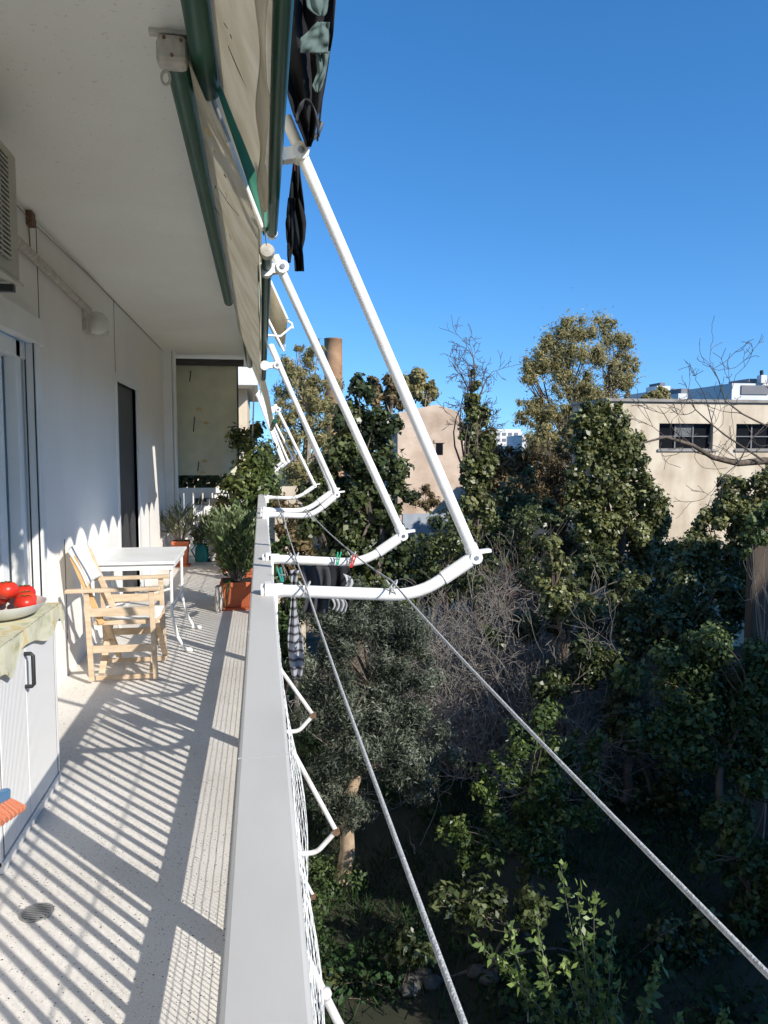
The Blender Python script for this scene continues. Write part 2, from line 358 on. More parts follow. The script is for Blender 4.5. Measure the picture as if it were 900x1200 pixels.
def quads_mesh(name, V, tint, m, parent=None, smooth=False):
    """V: n x 4 x 3 quads, tint per quad"""
    n = len(V); me = bpy.data.meshes.new(name)
    me.vertices.add(n*4); me.loops.add(n*4); me.polygons.add(n)
    me.vertices.foreach_set('co', V.reshape(-1).astype(np.float32))
    me.loops.foreach_set('vertex_index', np.arange(n*4, dtype=np.int32))
    me.polygons.foreach_set('loop_start', np.arange(0, n*4, 4, dtype=np.int32))
    me.polygons.foreach_set('loop_total', np.full(n, 4, dtype=np.int32))
    me.update()
    a = me.attributes.new('tint', 'FLOAT', 'FACE'); a.data.foreach_set('value', np.clip(tint, 0, 1).astype(np.float32))
    me.materials.append(M[m])
    o = bpy.data.objects.new(name, me); link(o, parent); return o

def unit(a): return a/(np.linalg.norm(a, axis=-1, keepdims=True)+1e-9)
def leaf_quads(P, nrm, size, aspect=0.5, fold=0.12, droop=None):
    """rhombic leaves at P with normals nrm and lengths size"""
    n = len(P); size = np.broadcast_to(np.asarray(size, float), (n,))[:, None]
    nrm = unit(nrm); t = unit(np.cross(nrm, unit(rng.normal(size=(n, 3)))))
    if droop is not None: t = unit(t+np.array(droop)); nrm = unit(nrm-t*np.sum(nrm*t, 1)[:, None])
    b = np.cross(nrm, t); w = size*aspect/2
    a0 = P-t*size/2; a2 = P+t*size/2; mid = P-t*size*0.05
    a1 = mid+b*w+nrm*size*fold; a3 = mid-b*w+nrm*size*fold
    return np.stack([a0, a1, a2, a3], 1)

def clump_points(centres, radii, n, shell=0.55, squash=1.0, weights=None, fuzz=0.15):
    c = np.asarray(centres, float); r = np.asarray(radii, float)
    w = r**2 if weights is None else np.asarray(weights, float)
    k = rng.choice(len(c), n, p=w/w.sum())
    d = unit(rng.normal(size=(n, 3))); rad = (shell+(1-shell)*rng.random(n))**1.0*np.where(rng.random(n) < 0.75, 1, rng.random(n))
    rr = r[k]*rad*np.exp(fuzz*rng.normal(size=n))
    off = d*rr[:, None]; off[:, 2] *= squash
    return c[k]+off, d, k
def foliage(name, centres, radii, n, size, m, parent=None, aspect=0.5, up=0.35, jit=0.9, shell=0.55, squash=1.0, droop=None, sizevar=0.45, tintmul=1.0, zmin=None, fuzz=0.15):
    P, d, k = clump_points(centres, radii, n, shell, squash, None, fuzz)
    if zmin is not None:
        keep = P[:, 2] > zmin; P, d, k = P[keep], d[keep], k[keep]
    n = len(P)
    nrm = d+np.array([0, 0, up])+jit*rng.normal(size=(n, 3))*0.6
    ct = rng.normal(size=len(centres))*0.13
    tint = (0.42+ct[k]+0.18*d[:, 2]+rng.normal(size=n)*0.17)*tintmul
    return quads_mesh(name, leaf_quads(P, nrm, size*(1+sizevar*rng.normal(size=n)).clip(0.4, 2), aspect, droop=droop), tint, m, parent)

def lumps(c, rad, k, rmin, rmax, surf=0.6):
    """k clump centres inside an ellipsoid (c, rad)"""
    d = unit(rng.normal(size=(k, 3))); s = (surf+(1-surf)*rng.random(k))*0.85
    C = np.array(c)+d*np.array(rad)*s[:, None]
    return C, rng.uniform(rmin, rmax, k)

def grow(start, direc, length, radius, depth, out, ends, spread=0.6, kids=(2, 4), ratio=0.68, wob=0.12, up=0.1, seg=5):
    """recursive limb: polylines with tapering radii"""
    d = unit(np.array(direc, float)); p = np.array(start, float); pts = [p]; rs = [radius]
    r1 = radius*(0.55 if depth > 0 else 0.25)
    for i in range(seg):
        d = unit(d+rng.normal(size=3)*wob+np.array([0, 0, up*0.2])); p = p+d*length/seg; pts.append(p); rs.append(radius+(r1-radius)*(i+1)/seg)
    out.append((np.array(pts), np.array(rs)))
    if depth == 0:
        ends.append(p); return
    for j in range(random.randint(*kids)):
        i = seg if j == 0 else random.randint(max(1, seg//3), seg)
        nd = unit(d+unit(rng.normal(size=3))*spread*(0.5 if j == 0 else 1.2)+np.array([0, 0, up]))
        grow(pts[i], nd, length*ratio*random.uniform(0.75, 1.2), rs[i]*(0.85 if j == 0 else 0.65), depth-1, out, ends, spread, kids, ratio, wob, up, seg)
def limbs(name, lst, m, parent=None, k=5, minr=0.0):
    b = MB()
    for pts, rs in lst: b.tube(pts, np.maximum(rs, minr), k if rs[0] > 0.02 else 4, cap=False)
    return b.build(name, m, parent, smooth=True)

def arc_corner(a, b, c, r, n=6):
    """polyline a-b-c with the corner at b rounded"""
    a, b, c = (np.array(x, float) for x in (a, b, c))
    u = unit(a-b); v = unit(c-b); p, q = b+u*r, b+v*r
    t = np.linspace(0, 1, n)[:, None]
    cur = (1-t)**2*p+2*t*(1-t)*b+t*t*q
    return np.vstack([[a], cur, [c]])

# ------------------------------------------------------------------ the building we stand on
GZ = -6.2
WX, CEZ = -1.35, 2.97
YEND = 11.6
fl = MB().box((WX, -2.5, -0.18), (0.06, YEND, 0.0)).build('balcony_floor', 'terrazzo'); tag(fl, kind='structure')

bld = thing('apartment_building', 'white apartment block with the long balcony seen along its wall', 'building', (WX-1, 5, GZ))
# wall with two openings: sliding door 2.6..4.72 and narrow shutter door 7.6..8.65
D0, D1, DH = 2.55, at(40, 400, x=WX)[1]-0.02, at(45, 380, x=WX)[2]-0.04
S0, S1, SH = at(138, 520, x=WX)[1], at(160, 520, x=WX)[1], at(149, 453, x=WX)[2]
w = MB()
WT = 0.24
for y0, y1, z0, z1 in ((-2.5, D0, 0, CEZ), (D0, D1, DH, CEZ), (D1, S0, 0, CEZ), (S0, S1, SH, CEZ), (S1, 16.0, 0, CEZ)):
    w.box((WX-WT, y0, z0), (WX, y1, z1))
w.box((WX-WT, -2.5, GZ-0.2), (WX, 16.0, -0.0))
w.build('wall', 'wall', bld)
MB().box((WX-0.3, -2.5, CEZ), (0.02, 13.2, CEZ+0.2)).build('ceiling', 'ceiling', bld)
MB().box((WX-0.3, -2.5, CEZ+0.2), (WX-0.05, YEND+0.3, CEZ+3)).build('upper_wall', 'wall', bld)
MB().box((-0.06, -2.5, CEZ+0.2), (0.02, YEND+0.3, CEZ+1.1)).build('upper_parapet', 'wall', bld)
MB().box((WX, -2.5, -3.28), (0.06, YEND, -3.1)).build('lower_slab', 'concrete', bld)
MB().box((0.0, -2.5, -3.1), (0.06, YEND, -2.1)).build('lower_parapet', 'wall', bld)
py0 = at(192, 500, x=WX)[1]
MB().box((WX, py0, 0), (WX+0.12, py0+0.45, CEZ)).build('pilaster', 'white', bld)
MB().tube([(WX+0.15, py0+0.05, 0), (WX+0.15, py0+0.05, CEZ)], 0.028, 10).build('downpipe', 'white', bld, smooth=True)
# expansion joints of the wall panels
for y, z0, z1 in ((D1+0.14, DH+0.07, CEZ), (S0-0.03, SH+0.08, CEZ), (5.55, 0.25, 0.95), (8.95, 0, 1.0), (9.6, 0, 0.95)):
    MB().box((WX-0.002, y-0.004, z0), (WX+0.003, y+0.004, z1)).build('wall_joint', 'joint', bld)
# sliding door
sd = MB()
sd.box((WX-0.02, D0, DH-0.10), (WX+0.04, D1+0.1, DH+0.06))
hd = sd.build('sliding_door', 'white', bld, bevel=0.008)
f = MB()
f.box((WX-0.05, D1-0.06, 0), (WX+0.03, D1+0.04, DH-0.10)); f.box((WX-0.10, D1-0.24, 0), (WX-0.03, D1-0.16, DH-0.1)); f.box((WX-0.15, D1-0.42, 0.0), (WX-0.09, D1-0.30, DH-0.1))
f.box((WX-0.15, D0, DH-0.2), (WX-0.03, D1-0.06, DH-0.1)); f.box((WX-0.15, D0, 0), (WX-0.03, D1-0.06, 0.08))
f.build('door_frame', 'white', hd, bevel=0.006)
MB().box((WX-0.07, D1-0.16, 0.08), (WX-0.05, D1-0.06, DH-0.1)).build('door_track', 'cabinet_side', hd)
MB().box((WX-0.16, D1-0.44, 0.0), (WX-0.152, D1-0.05, DH-0.1)).build('inner_panel', 'white', hd)
for x0 in (WX-0.036, WX+0.012): MB().box((x0, D1-0.066, 0.0), (x0+0.007, D1-0.0605, DH-0.1)).build('door_gasket', 'black', hd)
MB().box((WX-0.135, D0, 0.08), (WX-0.12, D1-0.42, DH-0.2)).build('door_glass', 'glass', hd)
MB().box((WX-0.12, 3.2, 0.1), (WX-0.10, 4.36, 1.32)).build('dark_pane', 'pane', hd)
# narrow grey shutter
sh = MB().box((WX-0.05, S0, 0.02), (WX-0.03, S1, SH)).build('shutter_door', 'darkgrey', bld)
g = MB(); g.box((WX-0.05, S0-0.07, 0), (WX+0.012, S0, SH+0.07)); g.box((WX-0.05, S1, 0), (WX+0.012, S1+0.12, SH+0.07)); g.box((WX-0.05, S0, SH), (WX+0.012, S1, SH+0.07))
g.build('door_frame', 'white', sh)

# small fittings on the wall
cd = MB()
dq0, dq1 = at(18, 280, x=WX+0.022), at(104, 364, x=WX+0.022)
cd.tube([dq0-(dq1-dq0)*0.4, dq1], 0.028, 10)
tag(cd.build('cable_duct', 'bracket', smooth=True), 'round cream cable duct running high along the wall', 'duct')
lq = at(115, 379, x=WX+0.06)
lp = thing('wall_lamp', 'round white bulkhead lamp at the end of the duct on the wall', 'lamp', (WX, lq[1], lq[2]))
MB().box((WX, lq[1]-0.30, lq[2]-0.10), (WX+0.03, lq[1]-0.12, lq[2]+0.08)).build('back_plate', 'bracket', lp, bevel=0.004)
MB().lathe([(0.005, 0.0), (0.085, 0.01), (0.095, 0.05), (0.085, 0.09), (0.055, 0.13), (0.005, 0.145)], (WX, lq[1], lq[2]), 20, 'x').build('globe', 'lampglass', lp, smooth=True)
MB().tube([(WX+0.09, lq[1]+0.04, lq[2]-0.07), (WX+0.11, lq[1]+0.10, lq[2]-0.06)], [0.03, 0.02], 8).build('lamp_cap', 'lampglass', lp, smooth=True)
kq = at(35, 216, x=WX+0.02)
cl = thing('cable_clip', 'small rusty clip with a thin cable where wall meets ceiling', 'clip', tuple(kq))
MB().box((WX, kq[1]-0.04, CEZ-0.085), (WX+0.035, kq[1]+0.04, CEZ-0.002)).build('clip_block', 'rust', cl, bevel=0.004)
MB().tube([(WX+0.012, 2.0, CEZ-0.02), (WX+0.012, kq[1]-0.4, CEZ-0.03), (WX+0.014, kq[1], CEZ-0.05), (WX+0.006, kq[1]+1.6, CEZ-0.008), (WX+0.003, 11.1, CEZ-0.004)], 0.0028, 6).build('cable', 'cement', cl)
MB().tube([(WX+0.006, kq[1], CEZ-0.08), (WX+0.006, kq[1]+0.02, CEZ-0.27)], 0.003, 6).build('drop_cable', 'rust', cl)

AX = -1.02
ay1 = at(21.5, 250, x=AX)[1]; az0 = at(21.5, 331, x=AX)[2]; az1 = min(at(21.5, 186, x=AX)[2], CEZ-0.06); ay0 = ay1-0.82; ag1 = at(8, 260, x=AX)[1]
ac = thing('air_conditioner', 'beige air conditioner outdoor unit hung high beside the sliding door', 'air conditioner', (WX, ay0+0.4, az0))
MB().box((WX+0.03, ay0, az0), (AX, ay1, az1)).build('case', 'ac', ac, bevel=0.018)
MB().box((AX+0.001, ag1-0.52, az0+0.07), (AX+0.004, ag1, az1-0.06)).build('fan_opening', 'dark', ac)
g = MB(); n_ = 22
for i in range(n_): z = az0+0.07+(az1-az0-0.13)*i/(n_-1); g.box((AX+0.006, ag1-0.53, z-0.004), (AX+0.014, ag1+0.005, z+0.004))
for i in range(6): g.box((AX+0.005, ag1-0.53+i*0.106, az0+0.06), (AX+0.012, ag1-0.522+i*0.106, az1-0.05))
g.build('grille', 'ac', ac)
MB().box((AX-0.02, ay0, az0-0.012), (AX+0.012, ay1+0.004, az0-0.001)).build('bottom_rim', 'ac', ac)
for y in (ay0+0.13, ay1-0.06): MB().beam((WX, y, az0-0.03), (AX-0.01, y, az0-0.03), 0.035, 0.03).beam((WX+0.02, y, az0-0.25), (WX+0.02, y, az0-0.045), 0.035, 0.03).build('support_bracket', 'black', ac)

dr = thing('floor_drain', 'round steel drain grate set in the terrazzo floor', 'drain', (-0.98, 2.6, 0))
dc = at(43, 1070, z=0.0)
MB().lathe([(0.055, 0.0005), (0.055, 0.004), (0.050, 0.006), (0.046, 0.004)], (dc[0], dc[1], 0), 32).build('rim', 'steel', dr, smooth=True)
MB().lathe([(0.046, 0.0045), (0.045, 0.0050)], (dc[0], dc[1], 0), 32).build('drain_hole', 'dark', dr)
g = MB()
for i in range(-4, 5):
    h = math.sqrt(max(0, 0.047**2-(i*0.0105)**2)); g.box((dc[0]-h, dc[1]+i*0.0105-0.0025, 0.0052), (dc[0]+h, dc[1]+i*0.0105+0.0025, 0.0075))
g.build('grate', 'steel', dr)

# ------------------------------------------------------------------ railing
CT = 1.035       # top of the coping
rl = thing('balcony_railing', 'long grey metal balcony railing with flat coping and square balusters', 'railing', (0, 5, 0))
MB().box((-0.045, -2.5, 0.0), (0.045, YEND, 0.095)).build('kerb', 'concrete', rl)
prev = -2.5
for y in (8.32, 7.02, YEND):
    pass
cuts = [-2.5, 6.55, 8.35, YEND]
for a, b in zip(cuts[:-1], cuts[1:]):
    MB().box((-0.045, a+0.004, CT-0.04), (0.041, b-0.004, CT)).build('coping', 'coping', rl, bevel=0.006)
for v in (887, 740): 
    y = at(300, v, z=CT)[1]; MB().box((-0.0452, y-0.0008, CT-0.03), (0.0412, y+0.0008, CT+0.0004)).build('coping_seam', 'bar', rl)
for y in cuts[1:-1]: MB().box((-0.043, y-0.006, CT-0.038), (0.039, y+0.006, CT-0.004)).build('coping_joint', 'joint', rl)
MB().box((-0.022, -2.5, 0.31), (0.022, YEND, 0.362)).build('bottom_rail', 'bar', rl)
posts = [0.5+1.7*i for i in range(7)]
pm = None
for y in posts:
    if pm is None:
        pm = MB().box((-0.03, -0.03, 0.095), (0.03, 0.03, CT-0.04)).build('post', 'bar', rl); pm.location = (0, y, 0)
    else:
        dup_part(pm, (0, y, 0))
bal = None; nb = 0
y = 0.30
while y < 9.25 and nb < 100:
    if min(abs(y-p) for p in posts) > 0.05:
        if bal is None:
            bal = MB().box((-0.005, -0.0125, 0.362), (0.005, 0.0125, CT-0.04)).build('baluster', 'bar', rl); bal.location = (0, y, 0)
        else:
            dup_part(bal, (0, y, 0))
        nb += 1
    y += 1.7/19
g = MB()
while y < YEND:
    g.box((-0.005, y-0.0125, 0.362), (0.005, y+0.0125, CT-0.04)); y += 1.7/19
o = g.build('far_balusters', 'bar', rl); o['kind'] = 'stuff'

# netting hung outside the railing
def netx(y, z):
    b = 0.75*math.exp(-((y-1.68)/0.22)**2)+0.6*math.exp(-((y-1.10)/0.22)**2)+0.22*math.exp(-((y-2.9)/0.3)**2)
    h = (z-0.36)/0.62
    return 0.047+0.062*b*max(0.0, math.sin(math.pi*min(1, max(0, h))))**1.1+0.0012*math.sin(y*31)*math.sin(z*17)
net = MB()
ys = np.arange(0.25, 7.5, 0.05)
def strand(pts, r):
    pts = np.asarray(pts); n = len(pts)
    a = pts+np.array([0, 0, r]); b_ = pts+np.array([r, r*0.6, -r*0.6]); c = pts+np.array([-r, -r*0.6, -r*0.6])
    v = np.stack([a, b_, c], 1).reshape(-1, 3)
    net.add(v, [(3*i+j, 3*i+(j+1) % 3, 3*i+3+(j+1) % 3, 3*i+3+j) for i in range(n-1) for j in range(3)])
for z in np.concatenate([np.arange(0.10, 0.36, 0.027), np.arange(0.37, 0.98, 0.035)]): strand([(netx(y, z), y, z) for y in ys], 0.0012 if z < 0.36 else 0.00042)
zl = np.arange(0.10, 0.37, 0.045); zu = np.arange(0.36, 0.985, 0.052)
for y in np.arange(0.25, 7.5, 0.022): strand([(netx(y, z), y, z) for z in zl], 0.0011)
for y in np.arange(0.25, 7.5, 0.04): strand([(netx(y, z), y, z) for z in zu], 0.00045)
strand([(netx(y, 0.995)-0.006, y, 0.985) for y in ys], 0.0014)
tag(net.build('safety_net', 'net'), 'white cord safety net billowing outside the railing', 'net')

# ------------------------------------------------------------------ awnings
AWX_A, AWX_B = -0.178, -0.272
def pipe(name, pts, r, m, parent, k=14): return MB().tube(pts, r, k).build(name, m, parent, smooth=True)
def clamp_part(parent, bar_p, arm_p, name='clamp'):
    """fork that joins the front bar to an arm: collar, two cheeks, pin"""
    b = MB(); bar_p, arm_p = np.array(bar_p), np.array(arm_p)
    b.tube([bar_p+(0, -0.028, 0), bar_p+(0, 0.028, 0)], 0.036, 14)
    for s in (-0.022, 0.022):
        b.beam(bar_p+(0.02, s, 0), arm_p+(0, s, 0), 0.007, 0.042, up=(0, 0, 1))
    b.tube([arm_p+(0, -0.036, 0), arm_p+(0, 0.036, 0)], 0.030, 12)
    c = b.build(name, 'white_tube', parent, smooth=True)
    MB().tube([arm_p+(0, -0.042, 0), arm_p+(0, -0.036, 0)], 0.012, 8).build('pin', 'steel', c)
    return c
def drop_arm(parent, rail, bend, elbow, top, r, m='white_tube'):
    """bent arm from the railing and the long arm hinged to it"""
    rail, bend, elbow, top = (np.array(p, float) for p in (rail, bend, elbow, top))
    a = MB(); a.tube(arc_corner(rail, bend, elbow, 0.10, 8), r, 16)
    ar = a.build('bent_arm', m, parent, smooth=True)
    c = MB(); d = unit(elbow-bend); c.tube([elbow-d*0.12, elbow+d*0.012], r*1.18, 16)
    n = np.array([0, 1.0, 0]); e = elbow+d*0.025
    c.tube([e-n*r*1.2, e+n*r*1.2], r*1.05, 12)
    up = unit(top-elbow)
    c.tube([e+up*0.0, e+up*0.05], r*1.12, 12)
    c.beam(e+up*0.02+(0.01, 0, 0.0), e+(0.06, 0, 0.025), r*1.6, 0.012)
    j = c.build('hinge', m, ar, smooth=True)
    MB().tube([e-n*r*1.35, e-n*r*1.2], 0.009, 8).build('bolt', 'steel', j)
    b = MB(); b.tube([e+up*0.03, top], r*0.92, 16)
    b.build('long_arm', m, parent, smooth=True)
    f = MB(); f.tube([rail-(0.05, 0, 0), rail+(0.03, 0, 0)], r*1.15, 14); f.box(rail-(0.035, 0.03, 0.06), rail+(-0.012, 0.03, 0.03)); f.box((0.030, rail[1]-0.03, rail[2]-0.12), (0.052, rail[1]+0.03, rail[2]+0.02))
    f.build('rail_mount', m, ar, smooth=False)

def armpts(rail_uv, bend_uv, elbow_uv, top_uv, y, dy=0.0):
    """the four joints of an arm standing in the plane y"""
    return [at(*rail_uv, y=y), at(*bend_uv, y=y), at(*elbow_uv, y=y), at(*top_uv, y=y+dy)]

Y1, Y2 = 2.80, 3.72
# --- awning A (near)
A = thing('awning', 'nearest cream awning with scalloped edge over the dark green bar nearest the viewer', 'awning', (0, 2, CEZ), group='cream balcony awnings')
za = 2.90
pipe('roller_tube', [(AWX_A, -2.0, za), (AWX_A, 3.04, za)], 0.045, 'green_tube', A, 20)
pipe('tube_cap', [(AWX_A, 3.04, za), (AWX_A, 3.07, za)], 0.040, 'white_tube', A, 16)
BXA, BZA = 0.055, 2.46
def on_cloth(u, v, p, q, sag, lift=0.006):
    """point of a cloth spanned between two lines along y (through p and q in x, z)"""
    d = ray(u, v); a = np.array([q[0]-p[0], q[1]-p[1]]); nn = np.array([-a[1], a[0]])
    k = (nn[0]*p[0]+nn[1]*(p[1]-CAM_Z))/(nn[0]*d[0]+nn[1]*d[2]); P_ = np.array([0, 0, CAM_Z])+d*k
    t = np.dot([P_[0]-p[0], P_[2]-p[1]], a)/np.dot(a, a)
    return P_+np.array([0, 0, -sag*math.sin(math.pi*max(0, min(1, t)))-lift])
pA, qA = (AWX_A+0.045, za-0.02), (BXA-0.015, BZA+0.02)
cutA = [on_cloth(u, v, pA, qA, 0) for u, v in ((258, 98), (289, 165), (304, 205), (313, 235))]
cutT = [np.dot([p[0]-pA[0], p[2]-pA[1]], np.array(qA)-np.array(pA))/np.dot(np.array(qA)-np.array(pA), np.array(qA)-np.array(pA)) for p in cutA]
def fabA(s, t):      # s along y, t from tube to bar; a slack cloth
    yy = -2.0+s*(np.interp(t, cutT, [p[1] for p in cutA])+2.0); x = AWX_A+0.045+(BXA-AWX_A-0.06)*t; z = za-0.02+(BZA+0.02-za)*t-0.015*math.sin(math.pi*t)+0.003*math.sin(yy*5+t*4)
    return (x, yy, z)
fA = MB().grid(fabA, 60, 14).build('cloth', 'cream', A, smooth=True)
def scallop(y, w=0.42, d=0.045): return d*(0.5+0.5*math.cos(2*math.pi*y/w)**1)
def valA(s, t):
    yy = -2.0+s*4.95; h = 0.10+scallop(yy)
    return (BXA-0.052+0.02*t+0.006*math.sin(yy*11), yy, BZA-0.0-h*t)
MB().grid(valA, 140, 6).build('valance', 'cream', fA, smooth=True, solid=0.003)
pipe('front_bar', [(BXA, -2.0, BZA), (BXA, 3.30, BZA)], 0.0215, 'green_tube', A)
pipe('bar_cap', [(BXA, 3.30, BZA), (BXA, 3.33, BZA)], 0.0235, 'white_tube', A)
# green edge band and folded rod along the cloth's far edge
bl = [at(u, v, y=yy) for u, v, yy in ((255, 108, 3.0), (270, 152, 3.06), (288, 208, 3.14), (303, 258, 3.22), (309, 276, 3.25))]
brr = [at(u, v, y=yy) for u, v, yy in ((258, 100, 3.0), (289, 165, 3.06), (304, 205, 3.14), (313, 232, 3.22), (319, 262, 3.25))]
def bandA(s, t):
    q = s*4; i = min(3, int(q)); f = q-i
    a = bl[i]*(1-f)+bl[i+1]*f; b = brr[i]*(1-f)+brr[i+1]*f
    return tuple(a*(1-t)+b*t+np.array([0, 0.012*math.sin(s*9), 0]))
MB().grid(bandA, 17, 5).build('edge_band', 'green_cloth', A, smooth=True, solid=0.003)
pipe('edge_rod', [at(250, 118, y=2.98), at(268, 166, y=3.04)], 0.009, 'steel', A, 10)
pipe('edge_rod', [at(268, 166, y=3.04), at(305, 262, y=3.21), at(309, 270, y=3.22)], 0.010, 'white_tube', A, 10)
def slit(fab, uv, w_, p, q, sag, m='slit'):
    A_ = [on_cloth(u, v, p, q, sag) for u, v in uv]
    def f(a, b):
        x = a*(len(A_)-1); i = min(len(A_)-2, int(x)); c = A_[i]*(1-x+i)+A_[i+1]*(x-i)
        return tuple(c+np.array([(b-0.5)*w_*math.sin(math.pi*(0.12+0.76*a)), 0, 0.0]))
    MB().grid(f, 9, 2).build('slit', m, fab)
slit(fA, ((267, 46), (279, 72), (293, 103)), 0.006, pA, qA, 0.015); slit(fA, ((262, 19), (267, 26)), 0.004, pA, qA, 0.015); slit(fA, ((270, 31), (272, 37)), 0.006, pA, qA, 0.015)
slit(fA, ((258, -10), (285, 50), (311, 112)), 0.003, pA, qA, 0.015, 'ochre')
r1, b1, e1, t1 = armpts((322, 692), (489, 698), (550, 657), (335, 138), Y1)
drop_arm(A, r1, b1, e1, t1, 0.023)
clA = at(352, 180, y=Y1); clamp_part(A, (BXA, Y1, clA[2]-0.015), clA)
pipe('crank_link', [clA+np.array([0.0, 0.0, 0.02]), clA+np.array([0.06, -0.02, 0.06]), clA+np.array([0.075, -0.03, 0.10])], 0.008, 'steel', A, 8)

# --- awning B (next)
B = thing('awning', 'second cream awning with dark slits and a cream gearbox at its tube end', 'awning', (0, 5, CEZ), group='cream balcony awnings')
zb = 2.90
YB0, YB1 = 2.84, 7.12
pipe('roller_tube', [(AWX_B, YB0, zb), (AWX_B, YB1, zb)], 0.042, 'green_tube', B, 20)
MB().lathe([(0.001, -0.0), (0.028, 0.004), (0.040, 0.02), (0.042, 0.03)], (AWX_B, YB1, zb), 16, 'y').build('tube_cap', 'green_tube', B, smooth=True)
gb = MB(); gb.box((AWX_B-0.060, YB0-0.085, zb-0.052), (AWX_B+0.042, YB0-0.006, zb+0.046))
gbx = gb.build('gearbox', 'bracket', B, bevel=0.022)
g = MB(); g.box((AWX_B-0.085, YB0-0.06, zb+0.055), (AWX_B+0.07, YB0-0.03, CEZ-0.001)); g.build('mount_plate', 'bracket', gbx)
a = np.arange(13)*2*math.pi/12
MB().tube([(AWX_B-0.03+0.014*math.cos(x), YB0-0.07, zb-0.095+0.022*math.sin(x)) for x in a], 0.005, 6).build('eye_hook', 'bracket', gbx, smooth=True)
for dx, dz in ((-0.03, 0.02), (0.025, 0.015), (-0.005, -0.035)): MB().tube([(AWX_B+dx, YB0-0.106, zb+dz), (AWX_B+dx, YB0-0.1, zb+dz)], 0.006, 8).build('screw', 'rust', gbx)
BXB, BZB = 0.035, 2.42
def barB(y): return BZB-(y-3.3)*0.012
pB, qB = (AWX_B+0.045, zb-0.03), (BXB-0.03, BZB)
cutB = [on_cloth(u, v, pB, qB, 0) for u, v in ((226, 80), (249, 130), (267, 168), (289, 222), (303, 266))]
cutBT = [np.dot([p[0]-pB[0], p[2]-pB[1]], np.array(qB)-np.array(pB))/np.dot(np.array(qB)-np.array(pB), np.array(qB)-np.array(pB)) for p in cutB]
def fabB(s, t):
    y0 = np.interp(t, cutBT, [p[1] for p in cutB]); yy = y0+s*(8.6-y0); x = AWX_B+0.045+(BXB-0.03-AWX_B-0.045)*t
    z = zb-0.03+(barB(yy)-zb+0.03)*t-0.02*math.sin(math.pi*t)+0.003*math.sin(yy*6+t*5)
    return (x, yy, z)
fB = MB().grid(fabB, 60, 14).build('cloth', 'cream', B, smooth=True)
def valB(s, t):
    yy = YB0+0.5+s*(8.6-YB0-0.5); h = 0.10+0.14*(1-abs(math.sin(math.pi*yy/0.42))**0.85)
    return (BXB-0.034-0.006*math.sin(yy*9)*t, yy, barB(yy)-h*t)
MB().grid(valB, 170, 6).build('valance', 'cream', fB, smooth=True, solid=0.003)
def trimB(s, t):
    yy = YB0+0.65+s*0.62
    return (BXB-0.040, yy, barB(yy)-0.05-0.17*t*(0.55+0.45*math.sin(math.pi*min(1, s*1.1+0.05))))
MB().grid(trimB, 14, 4).build('green_trim', 'green_cloth', fB, smooth=True, solid=0.003)
for uv, w_, mm in ((((256, 215), (268, 232), (280, 246)), 0.005, 'slit'), (((247, 236), (258, 250)), 0.004, 'slit'), (((262, 196), (265, 201)), 0.005, 'slit'), (((242, 145), (246, 155)), 0.012, 'ochre'),
                   (((250, 168), (252, 173)), 0.008, 'ochre'), (((253, 214), (252, 218)), 0.006, 'slit'), (((264, 218), (266, 228)), 0.003, 'ochre'), (((276, 300), (283, 318)), 0.004, 'slit'), (((268, 268), (271, 276)), 0.004, 'ochre')):
    slit(fB, uv, w_, pB, qB, 0.02, mm)
pipe('front_bar', [(BXB, YB0+0.62, barB(YB0+0.62)), (BXB, 8.65, barB(8.65))], 0.024, 'green_tube', B)
MB().lathe([(0.001, -0.045), (0.028, -0.04), (0.034, -0.02), (0.034, 0.0), (0.026, 0.004)], (BXB, YB0+0.62, barB(YB0+0.62)), 16, 'y').build('bar_knob', 'bracket', B, smooth=True)
r2, b2, e2, t2 = armpts((320, 655), (425, 660), (467, 631), (322, 300), Y2)
drop_arm(B, r2, b2, e2, t2, 0.022)
c2 = at(331, 314, y=Y2); clamp_part(B, (BXB, Y2, c2[2]-0.01), c2)
Y3 = 6.05
r3, b3, e3, t3 = armpts((313, 603), (365, 605), (392, 582), (316, 404), Y3)
drop_arm(B, r3, b3, e3, t3, 0.022)
c3 = at(325, 428, y=Y3); clamp_part(B, (BXB, Y3, c3[2]-0.005), c3)

# --- awning C: its cloth hangs lower beyond the second
Cc = thing('awning', 'third cream awning beyond the second, half seen behind a thin white rod', 'awning', (0, 9, CEZ), group='cream balcony awnings')
def fabC(s, t):
    yy = 8.75+s*3.3; return (-0.12+0.26*t+0.04*math.sin(math.pi*t), yy, 2.85-0.95*t+0.02*math.sin(yy*4))
fC = MB().grid(fabC, 20, 10).build('cloth', 'cream', Cc, smooth=True)
pipe('roller_tube', [(-0.16, 8.9, 2.88), (-0.16, 12.1, 2.88)], 0.046, 'green_tube', Cc)
pipe('front_bar', [(0.155, 8.75, 1.90), (0.155, 12.05, 1.90)], 0.026, 'green_tube', Cc)
r4, b4, e4, t4 = armpts((313, 598), (358, 599), (387, 578), (318, 404), 6.5)
drop_arm(Cc, r4, b4, e4, t4, 0.022)
r5, b5, e5, t5 = armpts((316, 583), (348, 584), (367, 571), (322, 474), 8.9)
drop_arm(Cc, r5, b5, e5, t5, 0.020)
c5 = at(326, 480, y=8.9); clamp_part(Cc, c5+np.array([-0.06, 0, 0]), c5)

